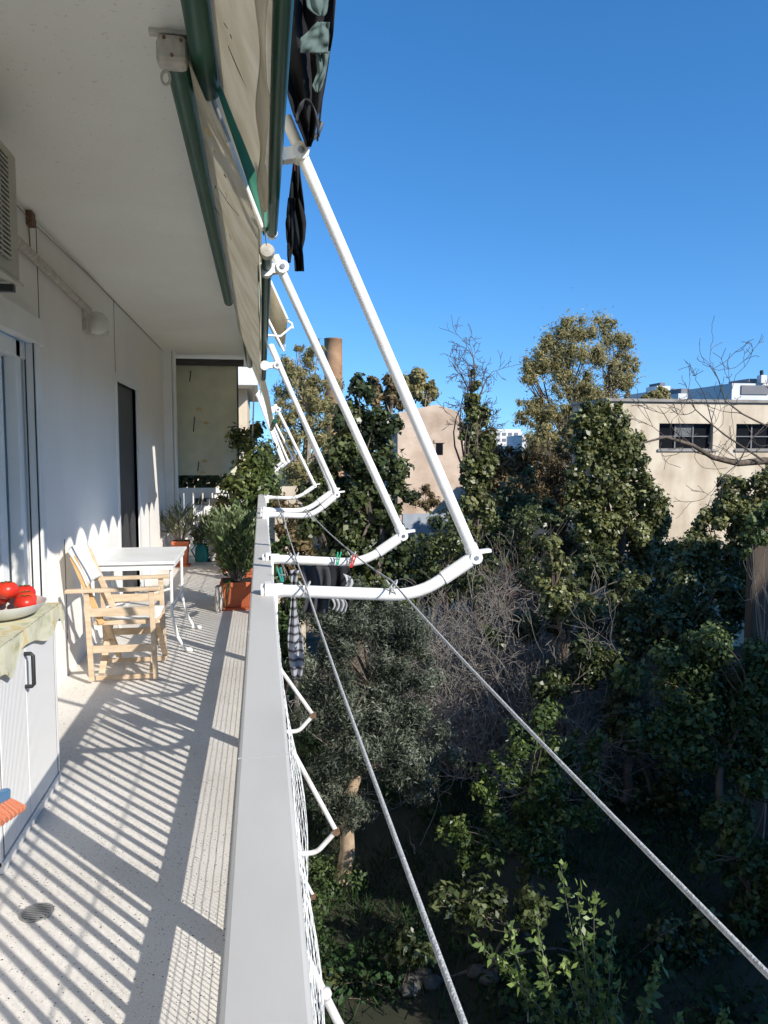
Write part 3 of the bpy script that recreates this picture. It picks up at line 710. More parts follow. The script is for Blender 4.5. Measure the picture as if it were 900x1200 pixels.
# awning of the floor above, seen past the bars
U = thing('awning', 'grey-beige awning of the floor above sticking out past the green bar', 'awning', (0.2, 8.5, 3.6))
pu = [at(312, 318, y=8.6), at(322, 338, y=8.6), at(337, 374, y=8.6), at(334, 402, y=9.0), at(328, 407, y=9.1), at(313, 378, y=9.3)]
MB().prism(pu, (0.0, 0.02, 0.0)).build('cloth', 'cream', U)
pipe('edge_rod', [pu[0], pu[2]], 0.012, 'white_tube', U, 8)
pipe('strut', [at(313, 393, y=8.6), at(329, 394, y=8.6), at(342, 383, y=8.6)], 0.014, 'white_tube', U, 8)
pipe('lower_strut', [at(313, 372, y=8.6), at(333, 412, y=8.6), at(334, 404, y=8.6)], 0.014, 'white_tube', U, 8)
pipe('end_hook', [at(337, 376, y=8.6), at(342, 379, y=8.6), at(343, 385, y=8.6)], 0.012, 'white_tube', U, 8)

# folded awning arms of the flat beyond
for i, (u, v, k, lab) in enumerate(((331, 541, 0, 'innermost folded white awning arm of the flat beyond the climber'), (334, 543, 1, 'second folded white awning arm from the inside beyond the climber'),
                               (338, 541, 2, 'third folded white awning arm from the inside beyond the climber'), (344, 538, 3, 'outermost folded white awning arm of the flat beyond the climber'))):
    yy = 15.5+k*1.3
    F = thing('folded_awning_frame', lab, 'awning arm', tuple(at(u-15, v+6, y=yy)), group='folded arms of the next flat')
    pipe('tube', np.vstack([[at(300+k*1.2, 462-k*1.5, y=yy)], arc_corner(at(302+k*1.4, 464, y=yy), at(u, v, y=yy), at(u-13, v+11, y=yy), 0.03, 4), [at(u-19, v+12, y=yy)]]), 0.028, 'white_tube', F, 8)
    pipe('end_collar', [at(u-0.5, v-2, y=yy), at(u, v+1, y=yy)], 0.04, 'white_tube', F, 8)
tag(pipe('crank_rod', [at(298, 452, y=11.0), at(295, 535, y=11.0)], 0.010, 'white_tube', None, 8), 'thin white awning crank rod hanging upright by the end of the balcony', 'crank rod')

# arms on the floor below (older, weathered)
def low_arm(top, elbow, bend, wall, y, lab):
    t, e, b, w_ = (at(*p, y=y) for p in (top, elbow, bend, wall))
    o = thing('lower_awning_arm', lab, 'awning arm', tuple(w_), group='awning arms of the floors below')
    MB().tube([t, e], 0.022, 10).build('long_arm', 'old_tube', o, smooth=True)
    MB().tube(arc_corner(e, b, w_, 0.06, 6), 0.024, 10).build('bent_arm', 'old_tube', o, smooth=True)
    MB().tube([e-(0, 0.03, 0), e+(0, 0.03, 0)], 0.034, 10).build('hinge', 'rust', o, smooth=True)
    return o
low_arm((343, 880), (394, 974), (371, 999), (340, 1002), 7.0, 'weathered awning arm with a rusty hinge below the net, the larger one')
low_arm((322, 775), (367, 838), (350, 857), (322, 858), 8.6, 'weathered awning arm below the railing beside the striped cloth')
low_arm((346, 1010), (367, 1050), (353, 1062), (330, 1064), 9.4, 'small weathered awning arm near the pale olive trunk')
o = thing('lower_awning_arm', 'thick weathered arm with a round knob at the bottom of the photo by the net', 'awning arm', tuple(at(362, 1130, y=4.6)), group='awning arms of the floors below')
MB().tube([at(345, 1095, y=4.6), at(410, 1225, y=4.6)], 0.028, 12).build('long_arm', 'old_tube', o, smooth=True)
kb = at(381, 1166, y=4.6)
MB().tube([kb-(0.07, 0, 0.03), kb+(0.01, 0, 0.0)], 0.018, 8).build('clamp', 'old_tube', o, smooth=True)
MB().lathe([(0.002, -0.04), (0.03, -0.03), (0.042, 0), (0.03, 0.03), (0.002, 0.04)], kb+(0.0, -0.03, 0.03), 14).build('knob', 'old_tube', o, smooth=True)

# ------------------------------------------------------------------ clotheslines
zr = r1[2]+0.026
def rope(name, lab, x, ties):
    pts = []
    ys_ = [0.6]+[t[0] for t in ties]
    P0 = []
    pts = [(x[0], 0.35, zr-0.02)]
    for i, (yy, xx, zz_) in enumerate(ties): pts.append((xx, yy, zz_))
    dense = []
    for a, b in zip(pts[:-1], pts[1:]):
        a, b = np.array(a), np.array(b); L = np.linalg.norm(b-a)
        for t in np.linspace(0, 1, 12, endpoint=False): dense.append(a*(1-t)+b*t-np.array([0, 0, 0.012*L*4*t*(1-t)*0.5]))
    dense.append(np.array(pts[-1]))
    o = thing(name, lab, 'clothesline', tuple(pts[1]), group='clotheslines along the railing')
    MB().tube(dense, 0.0035, 8).build('cord', 'rope', o, smooth=True)
    for (yy, xx, zz_) in ties[:3]:
        g = MB()
        for s in (-1, 1):
            g.tube([(xx+s*0.022*math.cos(a)*0.9, yy+0.028*math.sin(a), zz_-0.027+0.029*math.cos(a)) for a in np.linspace(0, 2*math.pi, 15)], 0.0032, 6)
        g.build('knot', 'rope', o, smooth=True)
    return o
ra1 = at(357, 690, y=Y1); ra2 = at(345, 655, y=Y2); rb1 = at(459, 694, y=Y1); rb2 = at(412, 656, y=Y2)
za1 = r1[2]+0.027; za2 = r2[2]+0.025; za3 = r3[2]+0.02
rope('clothesline', 'grey rope nearer the railing, tied over the white awning arms', (0.172, 0), [(Y1, ra1[0], za1), (Y2, ra2[0], za2), (Y3, at(331, 602, y=Y3)[0], za3), (8.9, at(325, 583, y=8.9)[0], r5[2]+0.02)])
rope('clothesline', 'grey rope farther out from the railing, tied near the bends of the arms', (0.475, 0), [(Y1, rb1[0], za1-0.003), (Y2, rb2[0], za2), (Y3, at(362, 601, y=Y3)[0], za3), (8.9, at(345, 583, y=8.9)[0], r5[2]+0.02)])

# ------------------------------------------------------------------ laundry
def drape(top_a, top_b, h, fn, nu=26, nv=26, seed=0):
    """cloth hung between two points; fn(s, t) -> (width factor, sideways, depth)"""
    a, b = np.array(top_a, float), np.array(top_b, float); mid = (a+b)/2; d = b-a
    nrm = unit(np.array([d[1], -d[0], 0.0])) if np.linalg.norm(d[:2]) > 1e-6 else np.array([0, 1.0, 0])
    def f(s, t):
        w_, side, dep = fn(s, t)
        return tuple(mid+d*(s-0.5)*w_+np.array([side, 0, -h*t])+nrm*dep)
    return MB().grid(f, nu, nv)
def garment(name, lab, cat, parts, loc, group=None):
    o = thing(name, lab, cat, loc, group)
    for nm, mb, m in parts: mb.build(nm, m, o, smooth=True, solid=0.004)
    return o
# jacket at the top of the picture, black with grey-green panels
yj = 2.75
def sheet(outl, uvr, yy, amp, m, name, par, seed=0.0, nu=26, nv=30):
    """hanging cloth: rows of (v, u_left, u_right) describe its outline, amp its folds"""
    vs = [r[0] for r in outl]
    def f(s, t):
        v = vs[0]+(vs[-1]-vs[0])*t
        ul = np.interp(v, vs, [r[1] for r in outl]); ur = np.interp(v, vs, [r[2] for r in outl])
        fold = amp*(math.sin(s*13+seed+2.5*math.sin(t*5+seed))*0.6+math.sin(s*6.1-t*9+seed*2)*0.5+math.sin(t*17+s*5+seed)*0.25)
        return tuple(at(ul+(ur-ul)*s, v, y=yy+fold))
    return MB().grid(f, nu, nv).build(name, m, par, smooth=True, solid=0.004)
jk = thing('jacket', 'black jacket with grey-green panels hung at the top beside the awning bar', 'jacket', tuple(at(350, -40, y=yj)))
sheet([(-40, 338, 396), (40, 338, 390), (80, 337, 384), (110, 337, 379), (135, 344, 373), (160, 355, 368), (172, 359, 364)], None, yj, 0.05, 'blackcloth', 'body', jk, 0.3)
sheet([(-40, 357, 388), (-5, 358, 385), (8, 360, 384), (14, 366, 383), (19, 374, 380)], None, yj-0.10, 0.009, 'greycloth', 'panel', jk, 1.0)
sheet([(26, 372, 386), (36, 362, 385), (45, 352, 385), (62, 352, 384)], None, yj-0.11, 0.008, 'greycloth', 'sleeve', jk, 2.0)
sheet([(60, 370, 386), (85, 372, 382), (100, 366, 378), (108, 370, 374)], None, yj-0.08, 0.009, 'greycloth', 'panel', jk, 3.1)
hood = [(338+3*math.sin(t*3), 118+0*t) for t in np.linspace(0, 1, 3)]
def hoodf(s, t):
    a = math.pi*(0.92-0.95*s); u = 359+13*math.cos(a); v = 150-34*math.sin(a)+(8 if s > 0.5 else 0)*(s-0.5)
    w_ = 2+4.5*math.sin(math.pi*min(1, s*0.8+0.1))
    return tuple(at(u+t*w_*0.5, v+t*w_, y=yj-0.09+0.03*t+0.01*math.sin(s*20)))
MB().grid(hoodf, 24, 5).build('collar', 'charcoal', jk, smooth=True, solid=0.004)
pipe('hanging_cord', [at(396, -30, y=yj), at(383, 60, y=yj), at(372, 165, y=yj)], 0.004, 'blackcloth', jk, 6)

yb = 2.95
bag = thing('black_garment', 'crumpled black garment pegged in a bunch below the first white clamp', 'garment', tuple(at(346, 192, y=yb)))
sheet([(190, 344, 350), (215, 341, 353), (240, 338, 356), (262, 335, 358.5), (280, 336, 357), (292, 339, 354), (300, 345, 355), (318, 346, 356)], None, yb, 0.04, 'blackcloth', 'cloth', bag, 0.7, 34, 44)
sheet([(232, 338, 346), (262, 335, 344), (290, 337, 343), (300, 337, 341), (308, 338, 340)], None, yb-0.06, 0.02, 'blackcloth', 'fold', bag, 2.2, 14, 24)
pg = at(346, 192, y=yb)
MB().beam(pg+(0, -0.012, 0.02), pg+(0, -0.012, -0.03), 0.012, 0.008).build('clothes_peg', 'pink', bag)

# dark cloths between the first two arms
yc = 3.35
def wav(a_, b_, amp): return lambda s, t: (1-0.12*t+0.05*math.sin(7*t), 0.012*math.sin(3*t), amp*math.sin(s*a_+t*b_)*(0.3+t))
garment('dark_shirt', 'charcoal shirt hung over the rope between the two near arms', 'shirt', [('cloth', drape(at(352, 663, y=yc), at(385, 664, y=yc), 0.21, wav(15, 2, 0.02), 26, 16), 'charcoal')], tuple(at(352, 663, y=yc)))
o = garment('dark_trousers', 'black cloth with pale lower edge hung from the second arm by the green peg', 'garment', [('cloth', drape(at(384, 662, y=yc+0.1), at(409, 664, y=yc+0.1), 0.19, wav(12, 3, 0.02), 26, 16), 'blackcloth')], tuple(at(384, 662, y=yc)))
drape(at(387, 700, y=yc+0.05), at(404, 703, y=yc+0.05), 0.055, wav(19, 1, 0.015), 22, 8).build('pale_hem', 'palecloth', o, smooth=True, solid=0.003)
drape(at(402, 672, y=yc), at(411, 676, y=yc), 0.06, wav(9, 2, 0.01), 12, 8).build('pale_patch', 'palecloth', o, smooth=True, solid=0.003)
ysn = 3.25
def twist(s, t):
    wd = (0.75-0.35*math.sin(math.pi*min(1, t*2.2)) if t < 0.42 else 0.55+0.75*math.sin(math.pi*(t-0.42)/0.62))
    return (wd, -0.006*math.sin(t*5), 0.012*math.sin(s*9+t*6))
o = garment('striped_cloth', 'twisted grey cloth with black stripes hanging just outside the railing', 'cloth', [('cloth', drape(at(338, 668, y=ysn), at(352, 668, y=ysn), at(345, 668, y=ysn)[2]-at(343, 795, y=ysn)[2], twist, 18, 40), 'stripes')], tuple(at(345, 668, y=ysn)))
def peg(name, lab, m, p, tilt):
    p = np.array(p); o = thing(name, lab, 'clothes peg', tuple(p))
    for s in (-1, 1): MB().beam(p+(s*0.003, 0, -0.03), p+(s*0.008+tilt, 0, 0.034), 0.007, 0.006, up=(0, 1, 0)).build('prong', m, o, bevel=0.002)
    MB().tube([p+(-0.01, 0, 0.0), p+(0.012, 0, 0.0)], 0.004, 6).build('spring', 'steel', o)
peg('clothes_peg', 'green clothes peg standing on the second white arm', 'peggreen', at(395, 655, y=Y2-0.05), 0.012)
peg('clothes_peg', 'red clothes peg standing at the bend of the second arm', 'pegred', at(411, 658, y=Y2-0.05), 0.022)
peg('clothes_peg', 'teal clothes peg near the railing between the two near arms', 'teal', at(331, 674, y=3.2), -0.015)

# ------------------------------------------------------------------ furniture
ch = thing('director_chair', 'beech folding chair with white canvas seat and back facing the railing', 'chair', (-0.95, 5.62, 0))
xf, xb, yn, yf = -0.745, -1.14, 5.29, 5.80
for yy in (yn, yf):
    s = 1 if yy == yn else -1
    MB().beam((xb+0.0, yy, 0.02), (xb-0.02, yy, 0.62), 0.024, 0.034, up=(1, 0, 0)).build('leg', 'wood', ch, bevel=0.004)
    MB().beam((xf+0.02, yy, 0.02), (xf, yy, 0.62), 0.024, 0.034, up=(1, 0, 0)).build('leg', 'wood', ch, bevel=0.004)
    MB().beam((-1.29, yy, 0.632), (-0.68, yy, 0.636), 0.055, 0.024).build('armrest', 'wood', ch, bevel=0.005)
    MB().beam((xb, yy, 0.485), (xf, yy, 0.485), 0.022, 0.055).build('upper_rail', 'wood', ch, bevel=0.003)
    MB().beam((xb+0.01, yy, 0.235), (xf+0.01, yy, 0.235), 0.022, 0.048).build('lower_rail', 'wood', ch, bevel=0.003)
    MB().beam((xb+0.07, yy+s*0.030, 0.40), (-1.245, yy+s*0.030, 0.86), 0.022, 0.04, up=(1, 0, 0)).build('back_post', 'orange_wood' if yy == yn else 'wood', ch, bevel=0.003)
for x in (xf-0.005, xb+0.06):
    MB().beam((x, yn+0.02, 0.06), (x, yf-0.06, 0.40), 0.042, 0.022).build('cross_brace', 'wood', ch, bevel=0.003)
    MB().beam((x+0.03, yf-0.02, 0.06), (x+0.03, yn+0.06, 0.40), 0.042, 0.022).build('cross_brace', 'wood', ch, bevel=0.003)
for yy in (yn+0.045, yf-0.045): MB().beam((xb+0.02, yy, 0.405), (xf+0.03, yy, 0.405), 0.032, 0.03).build('seat_rail', 'wood', ch, bevel=0.004)
for yy in (yn+0.035, yf-0.035): MB().beam((xb+0.02, yy, 0.03), (xf+0.03, yy, 0.03), 0.022, 0.03).build('foot_rail', 'wood', ch, bevel=0.003)
MB().grid(lambda s, t: (xb+0.03+s*0.39, yn+0.035+t*(yf-yn-0.07), 0.425-0.022*math.sin(math.pi*t)+0.004*math.sin(s*9)), 14, 14).build('seat', 'canvas', ch, smooth=True, solid=0.006)
def backf(s, t): return (-1.155-0.105*t-0.02*math.sin(math.pi*s)+0.008*math.sin(3*s+t*4), yn+0.015+s*(yf-yn-0.03), 0.655+t*0.245+0.008*math.sin(s*3))
MB().grid(backf, 14, 10).build('backrest', 'canvas', ch, smooth=True, solid=0.012)

tb = thing('folding_table', 'white rectangular folding table pushed against the wall behind the chair', 'table', (-1.0, 6.4, 0))
MB().box((-1.33, 5.98, 0.70), (-0.66, 6.92, 0.722)).build('tabletop', 'white', tb, bevel=0.005)
MB().box((-1.31, 6.0, 0.655), (-0.68, 6.9, 0.699)).build('apron', 'white', tb)
for yy in (6.06, 6.84):
    for x0, x1 in ((-0.70, -0.60), (-1.28, -1.22)):
        pts = [(x0, yy, 0.68), (x0, yy, 0.30), (x0+(x1-x0)*0.4, yy, 0.12), (x1, yy, 0.012)]
        MB().tube(pts, 0.013, 10).build('leg', 'white_tube', tb, smooth=True)
    MB().tube([(-0.62, yy, 0.02), (-0.54, yy, 0.012)], 0.016, 8).build('foot', 'white_tube', tb, smooth=True)
MB().tube([(-0.7, 6.06, 0.34), (-0.7, 6.84, 0.34)], 0.010, 8).build('stretcher', 'white_tube', tb, smooth=True)
MB().tube([(-1.28, 6.06, 0.34), (-0.7, 6.06, 0.5)], 0.010, 8).build('stretcher', 'white_tube', tb, smooth=True)

cb = thing('utility_cabinet', 'pale grey ribbed plastic cabinet with black handles against the wall', 'cabinet', (-1.15, 3.1, 0))
CX, CY0, CY1, CH = -0.96, 2.90, 3.73, 0.845
MB().box((WX+0.02, CY0, 0.03), (CX-0.025, CY1, CH)).build('body', 'cabinet_side', cb, bevel=0.004)
MB().box((WX+0.03, CY0+0.01, 0.0), (CX-0.045, CY1-0.01, 0.03)).build('plinth', 'dark', cb)
for y0, y1 in ((2.945, 3.262), (3.267, 3.690)):
    MB().box((CX-0.021, y0, 0.05), (CX, y1, CH-0.005)).build('door', 'cabinet', cb, bevel=0.003)
for ya in (2.928, 3.694): MB().box((CX-0.023, ya, 0.03), (CX-0.004, ya+0.014, CH)).build('seal', 'dark', cb)
for ya in (2.90, 3.710): MB().box((CX-0.024, ya, 0.03), (CX-0.001, ya+0.025, CH)).build('edge_post', 'cabinet_side', cb)
MB().box((CX-0.012, CY0, 0.004), (CX+0.004, CY1, 0.045)).build('base_rail', 'cabinet_side', cb)
for yy in (3.25,):
    g = MB(); g.tube(np.array([(CX, yy, 0.735), (CX+0.026, yy, 0.735), (CX+0.034, yy, 0.727), (CX+0.034, yy, 0.608), (CX+0.026, yy, 0.60), (CX, yy, 0.60)]), 0.0085, 8)
    g.build('handle', 'black', cb, smooth=True)

def tcl(s, t):
    # s along y, t across: over the top and down the front
    yy = 2.80+s*(1.02)
    hang = 0.085+0.018*math.sin(yy*9.2+0.6)+0.07*math.exp(-((yy-3.03)/0.08)**2)+0.02*math.exp(-((yy-3.5)/0.1)**2)
    L = 0.36+0.03+hang; d = t*L
    rip = 0.005*math.sin(yy*19+d*6)
    if d < 0.39: x, z = WX+0.03+d*1.0, CH+0.008+0.0015*math.sin(yy*13+d*20)
    else:
        q = d-0.39; x, z = CX+0.020+rip*min(1, q*20)+0.04*q, CH+0.008-q
    if yy > 3.74:
        q = (yy-3.74); z -= q*1.3; yy = 3.745+q*(0.35+0.5*t)
    return (x, yy, z)
tc = MB().grid(tcl, 120, 90).build('tablecloth', 'tablecloth', None, smooth=True)
tag(tc, 'pale green and ochre patterned cloth draped over the cabinet top', 'tablecloth')
bc = np.array([-1.10, 3.42, CH+0.013])
bw = MB().lathe([(0.001, 0.0), (0.11, 0.0), (0.15, 0.018), (0.178, 0.05), (0.183, 0.060), (0.177, 0.058), (0.145, 0.028), (0.10, 0.012), (0.001, 0.010)], bc, 40).build('bowl', 'bowl', None, smooth=True)
tag(bw, 'shallow pale bowl of tomatoes standing on the tablecloth', 'bowl')
def tomato(p, r, lab, tilt=0):
    o = thing('tomato', lab, 'tomato', tuple(p), group='tomatoes in the bowl')
    v = MB(); nu, nv = 24, 14
    def f(s, t):
        th = s*2*math.pi; ph = t*math.pi; rr = r*(1+0.012*math.cos(th*5+tilt)*math.sin(ph)**2)*math.sin(ph)
        return (p[0]+rr*math.cos(th), p[1]+rr*math.sin(th), p[2]+r*0.80*math.cos(ph)-(0.12*r*math.exp(-(ph/0.35)**2)))
    v.grid(f, nu, nv); v.build('flesh', 'tomato', o, smooth=True)
    g = MB()
    for k in range(5):
        a = k*1.257+tilt; g.poly([(p[0], p[1], p[2]+r*0.70), (p[0]+0.4*r*math.cos(a-0.25), p[1]+0.4*r*math.sin(a-0.25), p[2]+r*0.755), (p[0]+0.62*r*math.cos(a), p[1]+0.62*r*math.sin(a), p[2]+r*0.70), (p[0]+0.4*r*math.cos(a+0.25), p[1]+0.4*r*math.sin(a+0.25), p[2]+r*0.755)])
    g.build('calyx', 'calyx', o)
tomato(bc+(0.06, 0.135, 0.072), 0.048, 'red tomato at the bowl rim nearest the cloth corner', 0.3)
tomato(bc+(0.09, 0.055, 0.062), 0.044, 'red tomato in front of the others, low against the near bowl rim', 0.9)
tomato(bc+(0.115, -0.045, 0.062), 0.044, 'red tomato at the edge of the photo, low in the bowl', 0.1)
tomato(bc+(0.03, 0.0, 0.112), 0.048, 'red tomato on top of the others in the bowl', 0.7)
tomato(bc+(-0.03, 0.10, 0.066), 0.045, 'red tomato at the back of the bowl, half hidden', 0.5)
tomato(bc+(-0.07, 0.0, 0.066), 0.045, 'red tomato hidden behind the top tomato', 0.2)

br = thing('hand_brush', 'blue-backed brush with orange-red bristles hanging in front of the cabinet', 'brush', (-0.85, 2.9, 0.35))
q0, q1, q2, q3 = at(-40, 960, x=-0.87), at(7, 936, x=-0.90), at(29, 944, x=-0.85), at(-30, 982, x=-0.80)
def bf(s, t):
    p = (q0*(1-s)+q1*s)*(1-t)+(q3*(1-s)+q2*s)*t
    return tuple(p+np.array([0, 0, 0.008*math.sin(s*70)-0.01*t*t]))
MB().grid(bf, 60, 6).build('bristles', 'bristle', br, smooth=False, solid=0.012)
MB().beam(q0+(0, -0.0, 0.02), q1+(0.0, 0.0, 0.015), 0.035, 0.045).build('head', 'blue', br, bevel=0.01)
MB().tube([q0*0.8+q1*0.2+(0, 0, 0.02), (CX+0.03, 2.68, 0.45), (CX-0.03, 2.87, 0.74)], 0.010, 10).build('stick', 'blue', br, smooth=True)
MB().tube([(CX-0.03, 2.87, 0.735), (CX-0.03, 2.885, 0.765), (CX-0.03, 2.90, 0.765)], 0.004, 6).build('hanging_loop', 'black', br)

# ------------------------------------------------------------------ far end of the balcony
sc = thing('privacy_screen', 'hanging grey-green cloth screen with a dark roller closing the balcony end', 'screen', (-0.85, 11.7, CEZ))
def scf(s, t): return (-1.30+0.97*s, 11.70+0.025*math.sin(s*15)*t+0.02*math.sin(s*6), 2.83-1.62*t)
ck = MB().grid(scf, 40, 16).build('cloth', 'curtain', sc, smooth=True)
pipe('roller', [(-1.32, 11.64, 2.86), (-0.24, 11.64, 2.86)], 0.05, 'darkgrey', sc)
MB().box((-0.345, 11.69, 1.21), (-0.325, 11.71, 2.85)).build('side_strap', 'black', sc)
for x0, z0, h in ((-1.03, 2.58, 0.16), (-0.99, 1.85, 0.22), (-0.94, 1.27, 0.14)):
    MB().grid(lambda a, b: (x0+0.015*a+0.02*b, 11.655, z0+h*b), 2, 5).build('motif_stem', 'slit', ck)
for x0, z0 in ((-0.90, 2.18), (-0.83, 1.42), (-0.86, 1.25), (-0.80, 1.98)):
    MB().grid(lambda a, b: (x0+0.09*(a-0.5), 11.655, z0+0.05*(b-0.5)*math.sin(math.pi*(0.08+0.84*a))), 8, 3).build('motif_leaf', 'ochre', ck)

# white fence panel behind the pots
fe = thing('white_fence', 'sunlit white panel fence with small square openings behind the plants', 'fence', (-0.8, 12.2, 0))
g = MB()
for i in range(9): g.box((-1.33+i*0.145, 12.2, 0.02), (-1.33+i*0.145+0.125, 12.22, 0.98))
g.build('boards', 'white', fe)
g = MB(); g.box((-1.34, 12.17, 0.92), (-0.02, 12.198, 1.0)); g.box((-1.34, 12.17, 0.3), (-0.02, 12.198, 0.36)); g.build('rails', 'white', fe)
g = MB()
for i in range(4): g.box((-1.02+i*0.12, 12.168, 0.74), (-0.93+i*0.12, 12.196, 0.84))
g.build('openings', 'darkgrey', fe)
nbk = MB().box((-1.35, 11.75, -0.18), (0.1, 16, 0.0)).build('balcony_floor', 'terrazzo'); nbk['kind'] = 'structure'

nbb = thing('neighbour_building', 'white and beige neighbouring block seen past the end of the balcony', 'building', (-1.6, 18, GZ))
nz1, nz0 = at(290, 427, y=16.5)[2], at(290, 451, y=16.5)[2]
MB().box((-6, 16.5, nz0), (-0.06, 22, nz1)).build('balcony_slab', 'cityw', nbb)
MB().box((-6, 17.6, GZ), (-0.3, 22, nz0)).build('wall', 'facade', nbb)
MB().box((-6, 16.6, nz0-2.4), (-0.1, 16.75, nz0-1.5)).build('balcony_front', 'facade', nbb)
MB().box((-6, 17.6, nz1), (-0.3, 22, nz1+5)).build('upper_wall', 'cityw', nbb)

# ------------------------------------------------------------------ potted plants
def pot_square(o, c, w_, h, m='terracotta'):
    g = MB(); x, y, z = c
    lo = w_*0.40; hi = w_*0.5
    v = [(x-lo, y-lo, z), (x+lo, y-lo, z), (x+lo, y+lo, z), (x-lo, y+lo, z), (x-hi, y-hi, z+h), (x+hi, y-hi, z+h), (x+hi, y+hi, z+h), (x-hi, y+hi, z+h)]
    g.add(v, [(0,3,2,1),(4,5,6,7),(0,1,5,4),(1,2,6,5),(2,3,7,6),(3,0,4,7)])
    g.build('pot', m, o, bevel=0.008)
    g = MB()
    for a, b in (((-hi-.012, -hi-.012), (hi+.012, -hi+.008)), ((-hi-.012, hi-.008), (hi+.012, hi+.012)), ((-hi-.012, -hi+.008), (-hi+.008, hi-.008)), ((hi-.008, -hi+.008), (hi+.012, hi-.008))):
        g.box((x+a[0], y+a[1], z+h-0.04), (x+b[0], y+b[1], z+h+0.006))
    g.build('rim', m, o, bevel=0.004)
    MB().box((x-hi+.012, y-hi+.012, z+h+0.001), (x+hi-.012, y+hi-.012, z+h+0.004)).build('soil', 'soil', o)
    MB().box((x-hi*1.15, y-hi*1.15, z-0.02), (x+hi*1.15, y+hi*1.15, z)).build('saucer', m, o, bevel=0.006)

def bushy(o, c, h, rad, n, leaf, m, aspect=0.25, stems=16, stemm='twig', up=0.9, name='leaves'):
    """upright stems with leaves set along them"""
    P = []; D = []; lst = []
    for i in range(stems):
        a = random.random()*6.28; q = rad*math.sqrt(random.random()); top = np.array([c[0]+q*math.cos(a), c[1]+q*math.sin(a), c[2]+h*random.uniform(0.6, 1.05)*(1-0.25*(q/rad)**2)])
        b0 = np.array(c)+np.array([0.15*q*math.cos(a), 0.15*q*math.sin(a), 0])
        t = np.linspace(0, 1, 7)[:, None]; mid = b0*0.5+top*0.5+np.array([0.2*q*math.cos(a), 0.2*q*math.sin(a), 0])
        pts = (1-t)**2*b0+2*t*(1-t)*mid+t*t*top
        lst.append((pts, np.linspace(0.006, 0.002, 7)))
        k = n//stems; tt = 0.22+0.8*rng.random(k); tt = tt[:, None]
        p = (1-tt)**2*b0+2*tt*(1-tt)*mid+tt*tt*top+rng.normal(size=(k, 3))*0.022
        P.append(p); D.append(np.repeat(unit(top-b0)[None], k, 0))
    limbs('stems', lst, stemm, o, 4)
    P = np.vstack(P); D = np.vstack(D); n = len(P)
    d = unit(D*up+rng.normal(size=(n, 3))*0.55)
    b = unit(np.cross(d, rng.normal(size=(n, 3)))); L = leaf*(1+0.3*rng.normal(size=n)).clip(0.4, 1.8)[:, None]
    nn = np.cross(b, d)
    V = np.stack([P, P+d*L*0.45+b*L*aspect/2+nn*L*0.05, P+d*L, P+d*L*0.45-b*L*aspect/2+nn*L*0.05], 1)
    hh = (P[:, 2]-c[2])/h
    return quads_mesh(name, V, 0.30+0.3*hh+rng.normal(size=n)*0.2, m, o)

pc = at(279, 712, z=0.02)
o = thing('oleander', 'bushy narrow-leaved green plant in a terracotta box by the railing', 'potted plant', (pc[0], pc[1], 0))
pc = np.array([-0.255, 7.75, 0.02])
pot_square(o, pc, 0.30, 0.25)
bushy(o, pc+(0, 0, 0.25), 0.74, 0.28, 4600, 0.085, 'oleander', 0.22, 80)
bg = MB().grid(lambda s, t: (pc[0]-0.175+0.035*math.cos(s*6.28)*(1-0.25*t)+0.008*math.sin(s*25+t*9), pc[1]-0.17+0.075*math.sin(s*6.28)*(1-0.2*t), 0.01+0.24*t), 24, 12)
tag(bg.build('plastic_bag', 'bag', None, smooth=True), 'crumpled clear plastic bag leaning on the terracotta box', 'bag')

p2 = np.array([-1.10, 10.75, 0.02])
o = thing('potted_succulent', 'spiky pale succulent in a square terracotta pot by the wall end', 'potted plant', tuple(p2))
pot_square(o, p2, 0.21, 0.32)
bushy(o, p2+(0, 0, 0.32), 0.55, 0.26, 420, 0.11, 'succulent', 0.16, 30, 'eubark', 1.4)
p3 = np.array([-0.86, 11.15, 0.0])
o = thing('watering_can', 'teal plastic watering can on the floor behind the square pot', 'watering can', tuple(p3))
MB().lathe([(0.001, 0), (0.09, 0), (0.095, 0.02), (0.085, 0.2), (0.05, 0.24), (0.03, 0.24)], p3, 20).build('body', 'teal', o, smooth=True)
MB().tube([p3+(0.08, 0, 0.06), p3+(0.18, 0, 0.2), p3+(0.22, 0, 0.26)], [0.018, 0.012, 0.022], 8).build('spout', 'teal', o, smooth=True)
MB().tube([p3+(-0.085, 0, 0.05), p3+(-0.14, 0, 0.16), p3+(-0.05, 0, 0.27), p3+(0.02, 0, 0.24)], 0.010, 8).build('handle', 'teal', o, smooth=True)
p4 = np.array([-0.60, 11.25, 0.0])
o = thing('grey_planter', 'low grey planter with dark leafy shrub below the screen', 'potted plant', tuple(p4))
pot_square(o, p4, 0.34, 0.30, 'concrete')
bushy(o, p4+(0, 0, 0.3), 0.5, 0.24, 380, 0.08, 'ivy', 0.5, 18)
p5 = np.array([-0.36, 10.2, 0.0])
o = thing('dry_plant', 'yellowing dry-leaved plant in a clay pot beside the railing', 'potted plant', tuple(p5))
pot_square(o, p5+(0, 0, 0.02), 0.28, 0.26)
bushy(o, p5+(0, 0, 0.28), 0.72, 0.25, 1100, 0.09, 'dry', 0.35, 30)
p6 = np.array([-0.20, 10.0, 0.0])
o = thing('climbing_plant', 'large leafy yellow-green climber spilling over the far railing', 'climber', tuple(p6))
pot_square(o, p6+(0, -0.6, 0.02), 0.24, 0.24)
C = []; Rr = []
